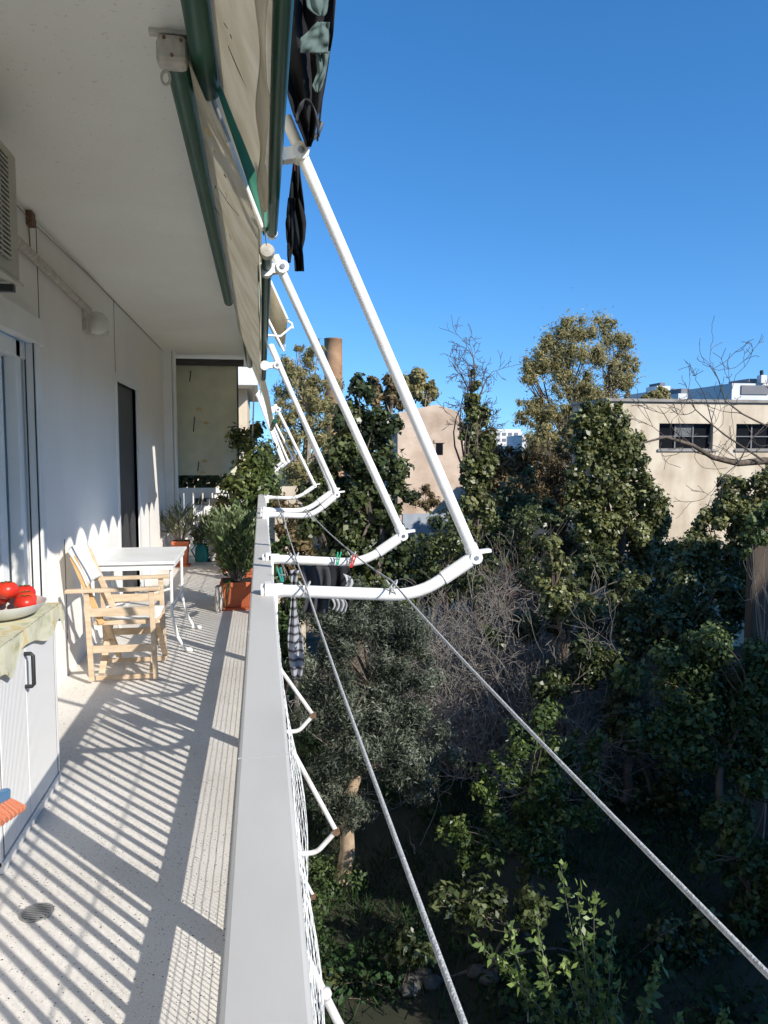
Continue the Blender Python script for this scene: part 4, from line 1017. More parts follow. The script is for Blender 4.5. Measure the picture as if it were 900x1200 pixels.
for u, v, yy, r_ in ((292, 560, 9.9, .26), (300, 540, 10.1, .24), (283, 575, 9.7, .2), (312, 555, 10.2, .22), (305, 575, 9.8, .22), (318, 570, 10.1, .16), (290, 520, 11, .22), (279, 512, 11.2, .18), (300, 505, 11.2, .16), (270, 570, 10.4, .16), (285, 600, 9.6, .15), (262, 588, 10.6, .13), (300, 590, 9.4, .14), (312, 528, 10.8, .16)):
    C.append(at(u, v, y=yy)); Rr.append(r_)
foliage('leaves', C, Rr, 5200, 0.065, 'climber', o, 0.62, shell=0.15)
lst = []
for c in C:
    t = np.linspace(0, 1, 6)[:, None]; b0 = p6+(0, -0.5, 0.25); lst.append(((1-t)*b0+t*c+rng.normal(size=(6, 3))*0.03, np.linspace(0.009, 0.003, 6)))
limbs('stems', lst, 'twig', o, 4)
o = thing('dark_creeper', 'dark creeper covering the top of the white fence', 'creeper', (-0.9, 12.35, 0.95))
foliage('leaves', [(-1.25+0.13*i, 12.35, 1.10+0.05*math.sin(i*2.1)) for i in range(10)], [0.15]*10, 1500, 0.07, 'ivy_dark', o, 0.6)
for i, (u, v, h) in enumerate(((237, 657, 0.5), (249, 650, 0.62), (262, 662, 0.42))):
    q = at(u, v, z=0.0)
    o = thing('small_plant', ['leggy grey-leaved plant in a small pot left of the row on the floor', 'taller leafy plant in a small pot in the middle of the row', 'short drooping plant in a small pot nearest the big box plant'][i], 'potted plant', tuple(q), group='small pots on the balcony floor')
    MB().lathe([(0.001, 0), (0.07, 0), (0.09, 0.14), (0.095, 0.16), (0.08, 0.155), (0.001, 0.14)], q, 18).build('pot', 'terracotta' if i != 1 else 'concrete', o, smooth=True)
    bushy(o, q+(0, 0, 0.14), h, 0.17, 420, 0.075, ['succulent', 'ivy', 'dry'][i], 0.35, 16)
# a spider-like plant drooping beside the box
q = np.array([-0.42, 7.62, 0.0])
o = thing('drooping_plant', 'small dark drooping strap-leaved plant beside the plastic bag', 'plant', tuple(q))
V = []
for i in range(26):
    a = random.uniform(1.8, 4.6); L = random.uniform(0.14, 0.26); w_ = 0.006
    p0 = q+(0.12, 0, 0.30)
    for k in range(4):
        def pp(t): return p0+np.array([L*t*math.cos(a), L*t*math.sin(a), 0.10*t-0.32*t*t])
        a0, a1 = pp(k/4), pp((k+1)/4); s = np.array([-math.sin(a), math.cos(a), 0])*w_*(1-k/5)
        V.append([a0-s, a0+s, a1+s*0.8, a1-s*0.8])
quads_mesh('leaves', np.array(V), rng.random(len(V))*0.4, 'oleander', o)

# ------------------------------------------------------------------ the garden
gr = MB()
def gz(x, y): return GZ-0.05+0.10*math.sin(x*0.7+y*0.3)+0.08*math.sin(y*0.9-x*0.4)
XS = np.concatenate([[-900, -300, -100, -40], np.linspace(-12, 50, 63), [80, 160, 400, 900]])
YS = np.concatenate([[-200, -60], np.linspace(-20, 50, 71), [80, 160, 400, 1000, 2500]])
v = [(x, yy, gz(x, yy) if -12 <= x <= 50 and -20 <= yy <= 50 else GZ) for x in XS for yy in YS]
ny = len(YS)
gr.add(v, [(i*ny+j, (i+1)*ny+j, (i+1)*ny+j+1, i*ny+j+1) for i in range(len(XS)-1) for j in range(ny-1)])
g_ = gr.build('ground', 'ground', None, smooth=True); tag(g_, kind='structure')

# grass and weeds: one mass
n = 60000
P = np.stack([0.2+14*rng.random(n)**1.2, 5+20*rng.random(n)**0.9, np.zeros(n)], 1)
dens = np.sin(P[:, 0]*1.3+2)*np.sin(P[:, 1]*0.9)+0.6*np.sin(P[:, 0]*3.1)*np.sin(P[:, 1]*2.7+1)+rng.normal(size=n)*0.4
P = P[dens > -0.2]; n = len(P)
P[:, 2] = [gz(a, b) for a, b in P[:, :2]]
L = (0.10+0.22*rng.random(n))[:, None]
d = unit(rng.normal(size=(n, 3))*0.6+np.array([0, 0, 1.0])); b = unit(np.cross(d, rng.normal(size=(n, 3))))
V = np.stack([P-b*0.012, P+b*0.012, P+d*L+b*0.004, P+d*L*0.9-b*0.004], 1)
go = quads_mesh('grass', V, 0.35+0.25*rng.normal(size=n), 'grass'); tag(go, kind='stuff')
n = 15000
C, rr = np.stack([rng.uniform(0.3, 14, 90), rng.uniform(6, 24, 90), np.full(90, GZ+0.1)], 1), rng.uniform(0.25, 0.7, 90)
uo = foliage('undergrowth', C, rr, n, 0.10, 'grass', None, 0.6, squash=0.6); tag(uo, kind='stuff')
# clumps of brighter weeds along the foot of our wall
C = [at(u, vv, z=GZ+0.25) for u, vv in ((372, 1020), (385, 1045), (362, 1085), (372, 1105), (368, 1060), (395, 1010), (360, 1010), (410, 1025))]
uo = foliage('weeds', C, [0.35]*len(C), 2400, 0.06, 'bush', None, 0.6, squash=0.7); tag(uo, kind='stuff')
for i, (u, vv) in enumerate(((484, 1148), (495, 1142), (506, 1150), (480, 1158), (560, 1140), (574, 1148))):
    p = at(u, vv, z=GZ); p[2] = gz(p[0], p[1])
    g = MB(); sd_ = random.random()*6
    g.grid(lambda s, t: (p[0]+0.16*(1+0.2*math.sin(5*s*6.28+sd_))*math.sin(t*3.14)*math.cos(s*6.28), p[1]+0.13*math.sin(t*3.14)*math.sin(s*6.28), p[2]+0.07+0.10*math.cos(t*3.14)), 12, 8)
    o = g.build('garden_stone', 'stone', None, smooth=True); tag(o, 'rough grey stone lying on the dark garden ground', 'stone', 'stones on the garden ground')

def px_lumps(lst, y, cr=0.4, dep=0.8, dens=1.0, gaps=0.18):
    """small leaf clumps filling the blobs (u, v, radius) of a crown outline; cr: clump radius in metres"""
    C, Rd = [], []
    for u, v, r in lst:
        c = at(u, v, y=y); depth = np.dot(c-np.array([0, 0, CAM_Z]), FWD); rm = r*depth/FOC
        c_r = min(cr, rm*0.6)
        k = int(max(4, 2.6*dens*(rm/c_r)**2.2))
        d = unit(rng.normal(size=(k, 3))); q = rm*rng.random(k)**0.45*1.03
        keep = (rng.random(k) > gaps)
        P_ = c+d*q[:, None]*np.array([1, dep, 1]); P_[:, 1] += 0
        C.append(P_[keep]); Rd.append(c_r*rng.uniform(0.55, 1.15, k)[keep])
    return np.vstack(C), np.hstack(Rd)
def base_under(u, v, y):
    p = at(u, v, y=y); return np.array([p[0], p[1], GZ])

def leafy(name, lab, cat, lst, y, n, leaf, m, trunk_uv, tr=0.12, barkm='bark', aspect=0.6, cr=0.4, shell=0.2, crown='crown', group=None, limbs_n=40, droop=None, up=0.35, dep=0.8, base=None, tintmul=1.0, squash=1.0, zmin=None, dens=1.0, gaps=0.18, mains=6, jit=0.9, twigr=0.010, limbm=None, fuzz=0.15, scale=1.0):
    b0 = base_under(*trunk_uv, y) if base is None else np.array(base, float)
    o = thing(name, lab, cat, tuple(b0), group)
    C, Rd = px_lumps([(u, v, r*scale) for u, v, r in lst], y, cr, dep, dens, gaps)
    foliage(crown, C, Rd, n, leaf, m, o, aspect, up=up, shell=shell, droop=droop, tintmul=tintmul, squash=squash, zmin=zmin, jit=jit, fuzz=fuzz)
    cx = C[:, :2].mean(0)
    fork = np.array([b0[0]*0.5+cx[0]*0.5, b0[1]*0.5+cx[1]*0.5, b0[2]+(C[:, 2].mean()-b0[2])*0.62])
    t = np.linspace(0, 1, 8)[:, None]
    limbs('trunk', [(b0*(1-t)+fork*t+np.hstack([0.06*np.sin(t*7), 0.05*np.cos(t*5)-0.05, t*0]), np.linspace(tr, tr*0.7, 8))], barkm, o, 10)
    ids = rng.choice(len(C), min(mains, len(C)), replace=False); nodes = fork+(C[ids]-fork)*0.6
    L = []
    def bend(a, b, r0, r1, w_):
        tt = np.linspace(0, 1, 7)[:, None]; mid = a*0.5+b*0.5+rng.normal(size=3)*w_*np.linalg.norm(b-a)+np.array([0, 0, 0.10*np.linalg.norm((b-a)[:2])])
        L.append(((1-tt)**2*a+2*tt*(1-tt)*mid+tt*tt*b, np.linspace(r0, r1, 7)))
    for nd in nodes: bend(fork, nd, tr*0.5, tr*0.28, 0.12)
    for i in rng.choice(len(C), min(limbs_n, len(C)), replace=False):
        nd = nodes[np.argmin(np.linalg.norm(nodes-C[i], axis=1))]; bend(nd, C[i], tr*0.2, twigr*0.6, 0.15)
    limbs('limbs', L, limbm or barkm, o, 5, twigr*0.5)
    return o, C, Rd

# olive close to the railing
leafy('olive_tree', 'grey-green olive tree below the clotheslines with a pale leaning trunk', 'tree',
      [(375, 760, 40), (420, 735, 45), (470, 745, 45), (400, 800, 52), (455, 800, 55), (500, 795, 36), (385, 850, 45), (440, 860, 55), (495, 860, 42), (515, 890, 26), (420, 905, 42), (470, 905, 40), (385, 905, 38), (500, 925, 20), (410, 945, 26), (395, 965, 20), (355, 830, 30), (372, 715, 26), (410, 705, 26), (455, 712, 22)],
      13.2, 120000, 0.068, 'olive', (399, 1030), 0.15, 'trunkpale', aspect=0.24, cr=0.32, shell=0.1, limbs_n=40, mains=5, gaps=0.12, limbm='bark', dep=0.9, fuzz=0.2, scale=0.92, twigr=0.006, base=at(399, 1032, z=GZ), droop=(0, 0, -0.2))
# citrus trees below
leafy('lemon_tree', 'glossy lemon tree half in shade beside the outer rope', 'tree',
      [(640, 850, 28), (610, 875, 26), (585, 905, 24), (570, 925, 18), (690, 870, 18), (660, 900, 34), (625, 925, 36), (700, 890, 16), (640, 960, 40), (600, 985, 40), (540, 975, 22), (560, 1000, 24), (520, 965, 12), (640, 1010, 30), (690, 940, 26)],
      11.6, 19000, 0.075, 'citrus', (620, 1100), 0.09, aspect=0.5, cr=0.24, shell=0.1, limbs_n=25, gaps=0.3, twigr=0.006, mains=4)
o = thing('young_citrus', 'young citrus with long pale sunlit shoots at the bottom of the garden', 'tree', tuple(base_under(690, 1190, 8.8)))
shoots = [((692, 1250), (660, 1010)), ((690, 1240), (680, 1040)), ((700, 1250), (722, 1075)), ((650, 1230), (632, 1068)), ((690, 1260), (700, 1040)), ((640, 1200), (560, 1095)), ((620, 1200), (600, 1085)), ((720, 1260), (776, 1125)), ((740, 1280), (765, 1165)), ((660, 1230), (590, 1120)), ((690, 1260), (665, 1120)), ((720, 1270), (700, 1130)), ((760, 1280), (800, 1190)), ((800, 1290), (855, 1185)), ((690, 1270), (640, 1140)), ((700, 1270), (730, 1150)), ((680, 1260), (690, 1090))]
L = []; P = []; D = []; T = []
for (u0, v0), (u1, v1) in shoots:
    a, b = at(u0, v0, y=8.8), at(u1, v1, y=8.6+random.uniform(-0.5, 0.5)); t = np.linspace(0, 1, 9)[:, None]
    pts = a*(1-t)+b*t+np.hstack([0.05*np.sin(t*5), 0.04*np.sin(t*4+1), t*0]); L.append((pts, np.linspace(0.012, 0.003, 9)))
    k = 95; tt = rng.random(k)**0.8; pp = np.stack([np.interp(tt, t[:, 0], pts[:, i]) for i in range(3)], 1)
    P.append(pp+rng.normal(size=(k, 3))*0.035); D.append(np.repeat(unit(b-a)[None], k, 0)); T.append(0.15+0.6*tt**2*(1 if v1 < 1130 else 0.6))
limbs('stems', L, 'twig', o, 5)
P, D, T = np.vstack(P), np.vstack(D), np.hstack(T); n = len(P)
d = unit(0.5*D+rng.normal(size=(n, 3))*0.8); b = unit(np.cross(d, rng.normal(size=(n, 3)))); Lf = (0.105*(1+0.25*rng.normal(size=n))).clip(0.05, 0.18)[:, None]; nn = np.cross(b, d)
V = np.stack([P, P+d*Lf*0.45+b*Lf*0.25+nn*Lf*0.06, P+d*Lf, P+d*Lf*0.45-b*Lf*0.25+nn*Lf*0.06], 1)
quads_mesh('leaves', V, T+rng.normal(size=n)*0.13, 'shoot', o)
limbs('trunk', [(np.array([base_under(690, 1190, 8.8), at(690, 1290, y=8.8), at(692, 1245, y=8.8)]), np.array([0.05, 0.04, 0.02]))], 'bark', o, 8)

# broad bushes on the right
leafy('broad_bush', 'large broad-leaved bush at the right edge of the photo below the brown wall', 'bush',
      [(830, 760, 36), (870, 770, 40), (790, 790, 34), (905, 780, 40), (840, 810, 48), (890, 830, 50), (780, 835, 36), (820, 865, 45), (760, 870, 30), (880, 885, 45), (740, 800, 22)],
      13.0, 24000, 0.095, 'bush', (850, 900), 0.09, aspect=0.62, shell=0.2)
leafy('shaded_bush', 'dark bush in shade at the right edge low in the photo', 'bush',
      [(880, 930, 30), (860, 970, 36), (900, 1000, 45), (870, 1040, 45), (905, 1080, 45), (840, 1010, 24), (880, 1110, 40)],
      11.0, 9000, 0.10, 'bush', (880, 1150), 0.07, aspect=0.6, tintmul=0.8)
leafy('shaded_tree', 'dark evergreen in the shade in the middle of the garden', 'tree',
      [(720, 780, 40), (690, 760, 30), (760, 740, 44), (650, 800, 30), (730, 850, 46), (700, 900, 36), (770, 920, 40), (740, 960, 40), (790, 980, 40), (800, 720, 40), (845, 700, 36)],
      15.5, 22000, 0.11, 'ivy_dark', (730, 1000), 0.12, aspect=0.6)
leafy('low_bush', 'low dark bush on the ground below the lemon tree', 'bush', [(480, 1120, 28), (560, 1060, 34), (620, 1060, 36), (520, 1060, 20), (800, 1080, 40), (820, 1150, 40), (560, 1180, 30), (410, 1195, 30), (440, 1170, 24), (390, 1160, 20)], 10.5, 6000, 0.10, 'ivy_dark', (600, 1110), 0.05, zmin=GZ)

# ivy giants
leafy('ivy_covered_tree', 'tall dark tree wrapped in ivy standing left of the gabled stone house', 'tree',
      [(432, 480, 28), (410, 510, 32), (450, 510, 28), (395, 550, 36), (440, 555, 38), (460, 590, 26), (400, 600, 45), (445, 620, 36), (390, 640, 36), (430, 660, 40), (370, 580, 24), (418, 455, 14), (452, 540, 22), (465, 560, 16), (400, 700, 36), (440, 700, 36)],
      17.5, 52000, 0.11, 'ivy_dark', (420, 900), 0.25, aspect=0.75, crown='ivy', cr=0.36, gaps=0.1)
ivT, C_, R_ = leafy('ivy_mast_tree', 'narrow ivy-clad trunk with bare crown rising beside the gabled house', 'tree',
      [(556, 450, 7), (552, 470, 10), (556, 490, 13), (548, 505, 11), (560, 510, 14), (570, 520, 13), (558, 535, 16), (552, 555, 16), (568, 550, 14), (562, 575, 18), (548, 590, 20), (572, 600, 20), (556, 620, 24), (555, 437, 4)],
      23, 22000, 0.12, 'ivy', (560, 800), 0.2, aspect=0.75, crown='ivy')
tr_ = []; ends = []
top = at(556, 455, y=23)
for u, v, L in ((556, 400, 1.5), (535, 420, 1.3), (580, 425, 1.3), (520, 445, 1.1), (592, 455, 1.0), (545, 470, 1.2), (575, 480, 1.3), (528, 480, 1.2), (590, 500, 1.1)):
    st = at(556, min(520, v+45), y=23); grow(st, at(u, v, y=23)-st, L*0.46, 0.038, 4, tr_, ends, 0.75, (2, 4), 0.72, 0.16, 0.05, 4)
limbs('bare_limbs', tr_, 'twig_dark', ivT, 5, 0.007)
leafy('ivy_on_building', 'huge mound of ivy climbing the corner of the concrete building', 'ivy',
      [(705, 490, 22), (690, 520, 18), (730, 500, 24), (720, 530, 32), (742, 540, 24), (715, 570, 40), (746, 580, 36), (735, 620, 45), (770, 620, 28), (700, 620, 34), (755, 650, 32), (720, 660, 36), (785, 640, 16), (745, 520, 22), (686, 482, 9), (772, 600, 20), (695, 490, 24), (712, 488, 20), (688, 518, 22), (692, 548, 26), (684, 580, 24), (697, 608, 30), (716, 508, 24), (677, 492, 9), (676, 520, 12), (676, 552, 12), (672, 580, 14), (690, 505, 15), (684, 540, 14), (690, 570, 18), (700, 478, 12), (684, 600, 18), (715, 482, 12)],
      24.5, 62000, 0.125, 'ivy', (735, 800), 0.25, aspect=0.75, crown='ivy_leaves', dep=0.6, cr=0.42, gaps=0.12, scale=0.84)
leafy('ivy_pillar', 'pale-lit ivy column standing among the bare shrubs', 'ivy', [(650, 640, 16), (655, 665, 20), (650, 690, 22), (658, 715, 22), (645, 655, 12), (690, 690, 26), (715, 705, 20), (740, 690, 22)], 16.5, 15000, 0.095, 'ivy', (655, 780), 0.14, aspect=0.75, crown='ivy')
leafy('hedge', 'overgrown sunlit hedge on the wall at the right edge below the windows', 'hedge',
      [(850, 580, 22), (875, 575, 24), (900, 575, 26), (835, 605, 20), (860, 610, 26), (895, 605, 26), (825, 640, 26), (860, 650, 30), (810, 670, 28), (840, 690, 30), (880, 640, 24), (893, 600, 18), (790, 690, 24)],
      20, 34000, 0.11, 'ivy', (850, 720), 0.12, aspect=0.7)

# airy trees against the sky
leafy('eucalyptus_tree', 'tall airy yellow-green eucalyptus behind the ivy mound', 'tree',
      [(650, 400, 18), (675, 392, 18), (700, 390, 18), (725, 405, 18), (738, 425, 12), (640, 425, 20), (668, 425, 22), (700, 425, 24), (722, 440, 20), (625, 440, 14), (618, 428, 8), (655, 455, 22), (685, 460, 22), (712, 468, 18), (735, 455, 10), (620, 475, 12), (640, 485, 22), (668, 490, 20), (690, 492, 18), (612, 490, 9), (630, 510, 18), (655, 515, 20), (736, 402, 7), (660, 380, 6), (715, 380, 7)],
      42, 62000, 0.18, 'euc', (672, 620), 0.30, 'eubark', aspect=0.30, cr=0.7, shell=0.0, limbs_n=70, droop=(0, 0, -0.6), gaps=0.25, dens=1.5, mains=9, dep=0.5, fuzz=0.42, limbm='bark')
leafy('casuarina_tree', 'feathery olive-green tree in front of the brick chimney', 'tree',
      [(360, 425, 16), (345, 430, 16), (372, 412, 10), (340, 455, 18), (362, 455, 20), (380, 450, 16), (345, 485, 22), (370, 485, 22), (388, 478, 12), (350, 515, 24), (375, 515, 22), (340, 535, 20), (368, 545, 22), (372, 400, 5), (330, 470, 12), (350, 560, 20), (335, 500, 14), (352, 408, 7)],
      32, 32000, 0.18, 'euc', (360, 640), 0.25, 'eubark', aspect=0.22, cr=0.4, fuzz=0.35, shell=0.0, limbs_n=60, droop=(0, 0, -0.6), gaps=0.3, mains=8, dep=0.6)
leafy('rounded_tree', 'rounded olive-brown tree behind the gabled house', 'tree', [(485, 450, 17), (470, 458, 14), (500, 462, 12), (490, 440, 9), (505, 452, 6)], 48, 6000, 0.28, 'euc', (485, 560), 0.3, 'eubark', aspect=0.5, shell=0.2, cr=0.7, gaps=0.3)
leafy('brown_tree', 'brownish thinly leaved tree between the ivy tree and the house', 'tree', [(450, 455, 14), (440, 465, 12), (460, 470, 12), (435, 448, 6), (460, 448, 5)], 44, 4200, 0.24, 'brownish', (450, 560), 0.2, 'twig', aspect=0.5, shell=0.2, cr=0.7, gaps=0.3)
leafy('far_tree', 'small dark tree on the skyline over the concrete building', 'tree', [(770, 462, 10), (762, 465, 8), (780, 466, 8), (755, 470, 6)], 60, 2500, 0.3, 'euc', (770, 560), 0.3, 'bark')
leafy('russet_shrub', 'reddish-brown leafless shrub below the eucalyptus', 'shrub', [(645, 545, 22), (660, 560, 20), (630, 560, 18), (665, 535, 14), (645, 575, 20)], 30, 3000, 0.16, 'brownish', (650, 640), 0.08, 'twig_red', aspect=0.25, shell=0.2)
leafy('pale_bushes', 'pale yellow-green bushes under the eucalyptus crown', 'bush', [(640, 505, 10), (655, 520, 14), (665, 505, 12), (670, 480, 10), (630, 520, 10)], 36, 3500, 0.18, 'euc', (650, 640), 0.06, 'twig', aspect=0.4, shell=0.2)

leafy('distant_trees', 'distant brown-olive trees between the mast tree and the ivy mound', 'tree', [(575, 540, 16), (588, 545, 20), (600, 540, 16), (612, 548, 22), (640, 548, 22), (590, 560, 24), (640, 570, 26), (625, 545, 18), (650, 540, 18), (675, 545, 18), (585, 575, 22), (620, 580, 24), (660, 580, 24), (560, 560, 16), (690, 560, 16)], 45, 26000, 0.24, 'brownish', (620, 640), 0.25, 'twig', aspect=0.5, cr=0.8, gaps=0.05)
leafy('mixed_shrub', 'brown-green thicket between the railing and the big ivy tree', 'shrub', [(335, 620, 20), (350, 640, 24), (330, 660, 24), (365, 665, 20), (325, 590, 12), (345, 600, 12), (335, 700, 24), (360, 700, 24)], 22, 9000, 0.13, 'brownish', (345, 760), 0.08, 'twig', aspect=0.5, gaps=0.25)
leafy('green_thicket', 'green thicket below the folded arms beside the railing', 'shrub', [(325, 680, 18), (335, 720, 24), (330, 640, 14), (330, 760, 30), (350, 690, 20)], 15, 8000, 0.10, 'bush', (335, 860), 0.08, 'twig', aspect=0.5, gaps=0.2)
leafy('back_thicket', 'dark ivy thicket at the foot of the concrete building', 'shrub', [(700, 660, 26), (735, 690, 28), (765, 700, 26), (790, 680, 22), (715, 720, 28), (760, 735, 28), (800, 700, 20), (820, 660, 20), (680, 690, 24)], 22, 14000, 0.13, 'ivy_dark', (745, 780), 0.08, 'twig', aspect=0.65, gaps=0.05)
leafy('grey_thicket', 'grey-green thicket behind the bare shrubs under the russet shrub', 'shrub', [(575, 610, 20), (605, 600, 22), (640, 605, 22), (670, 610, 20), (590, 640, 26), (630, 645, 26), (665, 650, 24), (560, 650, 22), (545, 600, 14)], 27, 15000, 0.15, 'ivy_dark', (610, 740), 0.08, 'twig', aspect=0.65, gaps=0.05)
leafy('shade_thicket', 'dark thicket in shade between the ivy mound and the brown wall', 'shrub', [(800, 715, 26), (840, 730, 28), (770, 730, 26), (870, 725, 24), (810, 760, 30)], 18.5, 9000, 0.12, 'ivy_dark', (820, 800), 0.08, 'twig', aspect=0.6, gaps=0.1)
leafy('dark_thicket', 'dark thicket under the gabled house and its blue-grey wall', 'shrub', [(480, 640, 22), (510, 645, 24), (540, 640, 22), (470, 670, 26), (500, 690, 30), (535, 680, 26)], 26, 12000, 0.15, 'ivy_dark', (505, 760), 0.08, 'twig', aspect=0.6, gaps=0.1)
a, b = at(322, 600, y=27), at(357, 570, y=27)
tag(MB().box((a[0], 27, GZ), (b[0], 27.25, b[2])).build('rubble_wall', 'facade', None), 'pale piece of old wall showing under the folded arms', 'wall')

# bare tangles
def bare_shrub(lab, u, v, y, h, stems, depth=3, m='twig', spread=0.75, lean=(0, 0, 0), r0=0.028, minr=0.0055, z0=None, name='bare_shrub', up=0.05, first=0.36):
    b0 = base_under(u, v, y) if z0 is None else at(u, v, y=y)
    o = thing(name, lab, 'shrub', tuple(b0), 'bare shrubs across the garden')
    L = []; e = []
    for i in range(int(stems*1.5)):
        d = unit(rng.normal(size=3)*np.array([0.8, 0.6, 0.2])+np.array([0, 0, 1.0])+np.array(lean))
        grow(b0+rng.normal(size=3)*np.array([0.25, 0.25, 0.02]), d, h*first*random.uniform(0.75, 1.15), r0, depth, L, e, spread, (2, 4), 0.68, 0.2, up, 5)
    limbs('twigs', L, m, o, 4, minr)
    return o
for i, (u, v, y, h, st, lab) in enumerate((
    (515, 700, 19.5, 5.0, 9, 'bare brown shrub tangle just right of the nearest white arm'),
    (560, 720, 19, 4.9, 9, 'bare shrub tangle under the ivy-clad mast tree'),
    (610, 700, 20, 5.6, 9, 'tall bare shrub between the mast tree and the ivy pillar'),
    (660, 700, 19, 5.4, 8, 'bare shrub standing behind the ivy pillar'),
    (500, 640, 21, 5.2, 7, 'bare shrub at the foot of the gabled house'),
    (580, 640, 22, 5.6, 8, 'bare shrub right of the gabled house'),
    (700, 690, 20, 5.0, 6, 'bare shrub in front of the ivy mound'),
    (640, 760, 17, 3.2, 5, 'low bare shrub with pale twigs above the dark hollow'),
    (640, 640, 26, 6.3, 7, 'far bare shrub below the eucalyptus'),
    (585, 700, 17.5, 5.8, 6, 'tall bare shrub in front of the mast tree, paler than its neighbours'),
    (670, 700, 18.5, 6.0, 6, 'tall bare shrub whose twigs cross the left of the ivy mound'),
    (535, 700, 18.0, 5.4, 6, 'bare shrub whose twigs rise behind the hinge of the nearest arm'))):
    bare_shrub(lab, u, v, y-1.0, h, st+2, 4, 'twig_red' if i in (8,) else 'twig', minr=0.0042 if y < 18 else 0.006)
for i, (lst, y, lab) in enumerate((([(520, 640, 30), (500, 670, 30), (540, 690, 30), (560, 660, 26)], 19.5, 'dim ivy undergrowth behind the bare shrubs left of the mast tree'),
                                   ([(600, 630, 34), (630, 600, 26), (610, 670, 30), (580, 700, 30), (640, 720, 30), (655, 600, 18)], 20.5, 'dim ivy undergrowth between the mast tree and the ivy pillar'),
                                   ([(540, 610, 22), (590, 575, 20), (620, 560, 16), (600, 600, 26), (660, 640, 30), (685, 580, 16)], 25.5, 'far undergrowth band right of the gabled house'),
                                   ([(620, 740, 26), (660, 745, 30), (700, 735, 26), (590, 745, 18)], 15.8, 'scrubby bush below the ivy pillar with pale twigs'))):
    leafy('undergrowth_bush', lab, 'bush', lst, y+1.5, 5000, 0.10, 'ivy_dark', (lst[0][0], 800), 0.05, shell=0.2, crown='leaves', aspect=0.6)
# dead branches reaching in from the right over the building
o = thing('bare_tree', 'leafless tree reaching in from the right edge across the windows', 'tree', tuple(base_under(1010, 700, 17)))
L = []; e = []
main = [at(u, v, y=17+dy) for u, v, dy in ((1010, 760, 0), (985, 640, 0), (960, 560, 0), (925, 542, -.1), (895, 540, -.2), (865, 543, -.3), (835, 536, -.4), (812, 522, -.5), (780, 512, -.5), (750, 520, -.5))]
L.append((np.vstack([base_under(1010, 700, 17), main]), np.linspace(0.16, 0.018, len(main)+1)))
trunk_ = L[:]; L = []
for (pts, r) in (
    ([(865, 543), (880, 515), (905, 490)], .02), ([(895, 540), (850, 510), (835, 498), (815, 480), (808, 470)], .026), ([(835, 498), (828, 470), (822, 455), (815, 445)], .014),
    ([(900, 500), (870, 485), (850, 470), (842, 445), (836, 432)], .024), ([(850, 470), (858, 455), (862, 440)], .012), ([(836, 432), (833, 428)], .006),
    ([(812, 522), (790, 505), (778, 485), (770, 475)], .014), ([(835, 536), (815, 530), (800, 515), (795, 490)], .013), ([(865, 543), (845, 560), (835, 575)], .013), ([(840, 538), (850, 520), (860, 508)], .01),
    ([(780, 512), (765, 500), (755, 478)], .010), ([(885, 541), (900, 555)], .012)):
    q = np.array([at(u, v, y=16.6) for u, v in pts]); L.append((q, np.linspace(r, r*0.4, len(q))))
    for k in range(3):
        i = random.randint(0, len(q)-1); grow(q[i], unit(rng.normal(size=3)*np.array([1, .5, 1])+(0, 0, 0.3)), 0.55, r*0.45, 2, L, e, 0.6, (1, 3), 0.7, 0.2, 0.1, 4)
limbs('trunk', trunk_, 'bark', o, 8); limbs('branches', L, 'twig_dark', o, 5, 0.006)
# pale curling vine in front of the brown wall
V_ = []
for pts in ([(905, 640), (892, 650), (888, 668), (897, 682), (884, 700), (872, 705), (864, 692)], [(902, 628), (899, 620), (906, 612)], [(884, 700), (893, 712), (897, 718)], [(888, 668), (880, 690), (880, 706)]):
    q = np.array([at(u, v, y=11.5) for u, v in pts]); tt = np.linspace(0, len(q)-1, 6*len(q)); w_ = np.stack([np.interp(tt, np.arange(len(q)), q[:, i]) for i in range(3)], 1)
    for _ in range(3): w_[1:-1] = (w_[:-2]+2*w_[1:-1]+w_[2:])/4
    V_.append((w_+rng.normal(size=w_.shape)*0.004, np.linspace(0.007, 0.003, len(w_))))
tag(limbs('bare_vine', V_, 'trunkpale', None, 6), 'pale curling bare vine in front of the brown wall', 'vine')

# ------------------------------------------------------------------ buildings beyond
def box_part(name, lo, hi, m, parent, bevel=0): return MB().box(lo, hi).build(name, m, parent, bevel=bevel)
def window(parent, x0, x1, z0, z1, y, cols, rows, pale=None):
    f = MB()
    t = 0.06
    f.box((x0-t, y-0.03, z0-0.10), (x1+t, y-0.06, z0)); fr = f.build('window', 'cement', parent)
    g = MB()
    for i in range(cols+1):
        x = x0+(x1-x0)*i/cols; g.box((x-0.025, y+0.16, z0), (x+0.025, y+0.20, z1))
    for j in range(rows+1):
        z = z0+(z1-z0)*j/rows; g.box((x0, y+0.15, z-0.02), (x1, y+0.19, z+0.02))
    g.build('frame', 'citygrey', fr)
    box_part('panes', (x0, y+0.22, z0), (x1, y+0.25, z1), 'pane', fr)
    if pale:
        i, j = pale; w_, h = (x1-x0)/cols, (z1-z0)/rows
        box_part('pale_pane', (x0+i*w_+0.03, y+0.20, z0+j*h+0.03), (x0+(i+1)*w_-0.03, y+0.215, z0+(j+1)*h-0.03), 'pane_pale', fr)
YB = 28.0
ctl = at(712, 469, y=YB); ztop = at(820, 469, y=YB)[2]
W = [(at(772, 526, y=YB), at(836, 496.5, y=YB)), (at(862, 525.5, y=YB), at(926, 496, y=YB))]
wz0, wz1 = W[0][0][2], W[0][1][2]
xl, xr = ctl[0], 30.0
cbld = thing('concrete_building', 'weathered beige concrete building with a row of black steel windows', 'building', ((xl+xr)/2, YB, GZ))
xs = [xl]+[q for a, b in W for q in (a[0], b[0])]
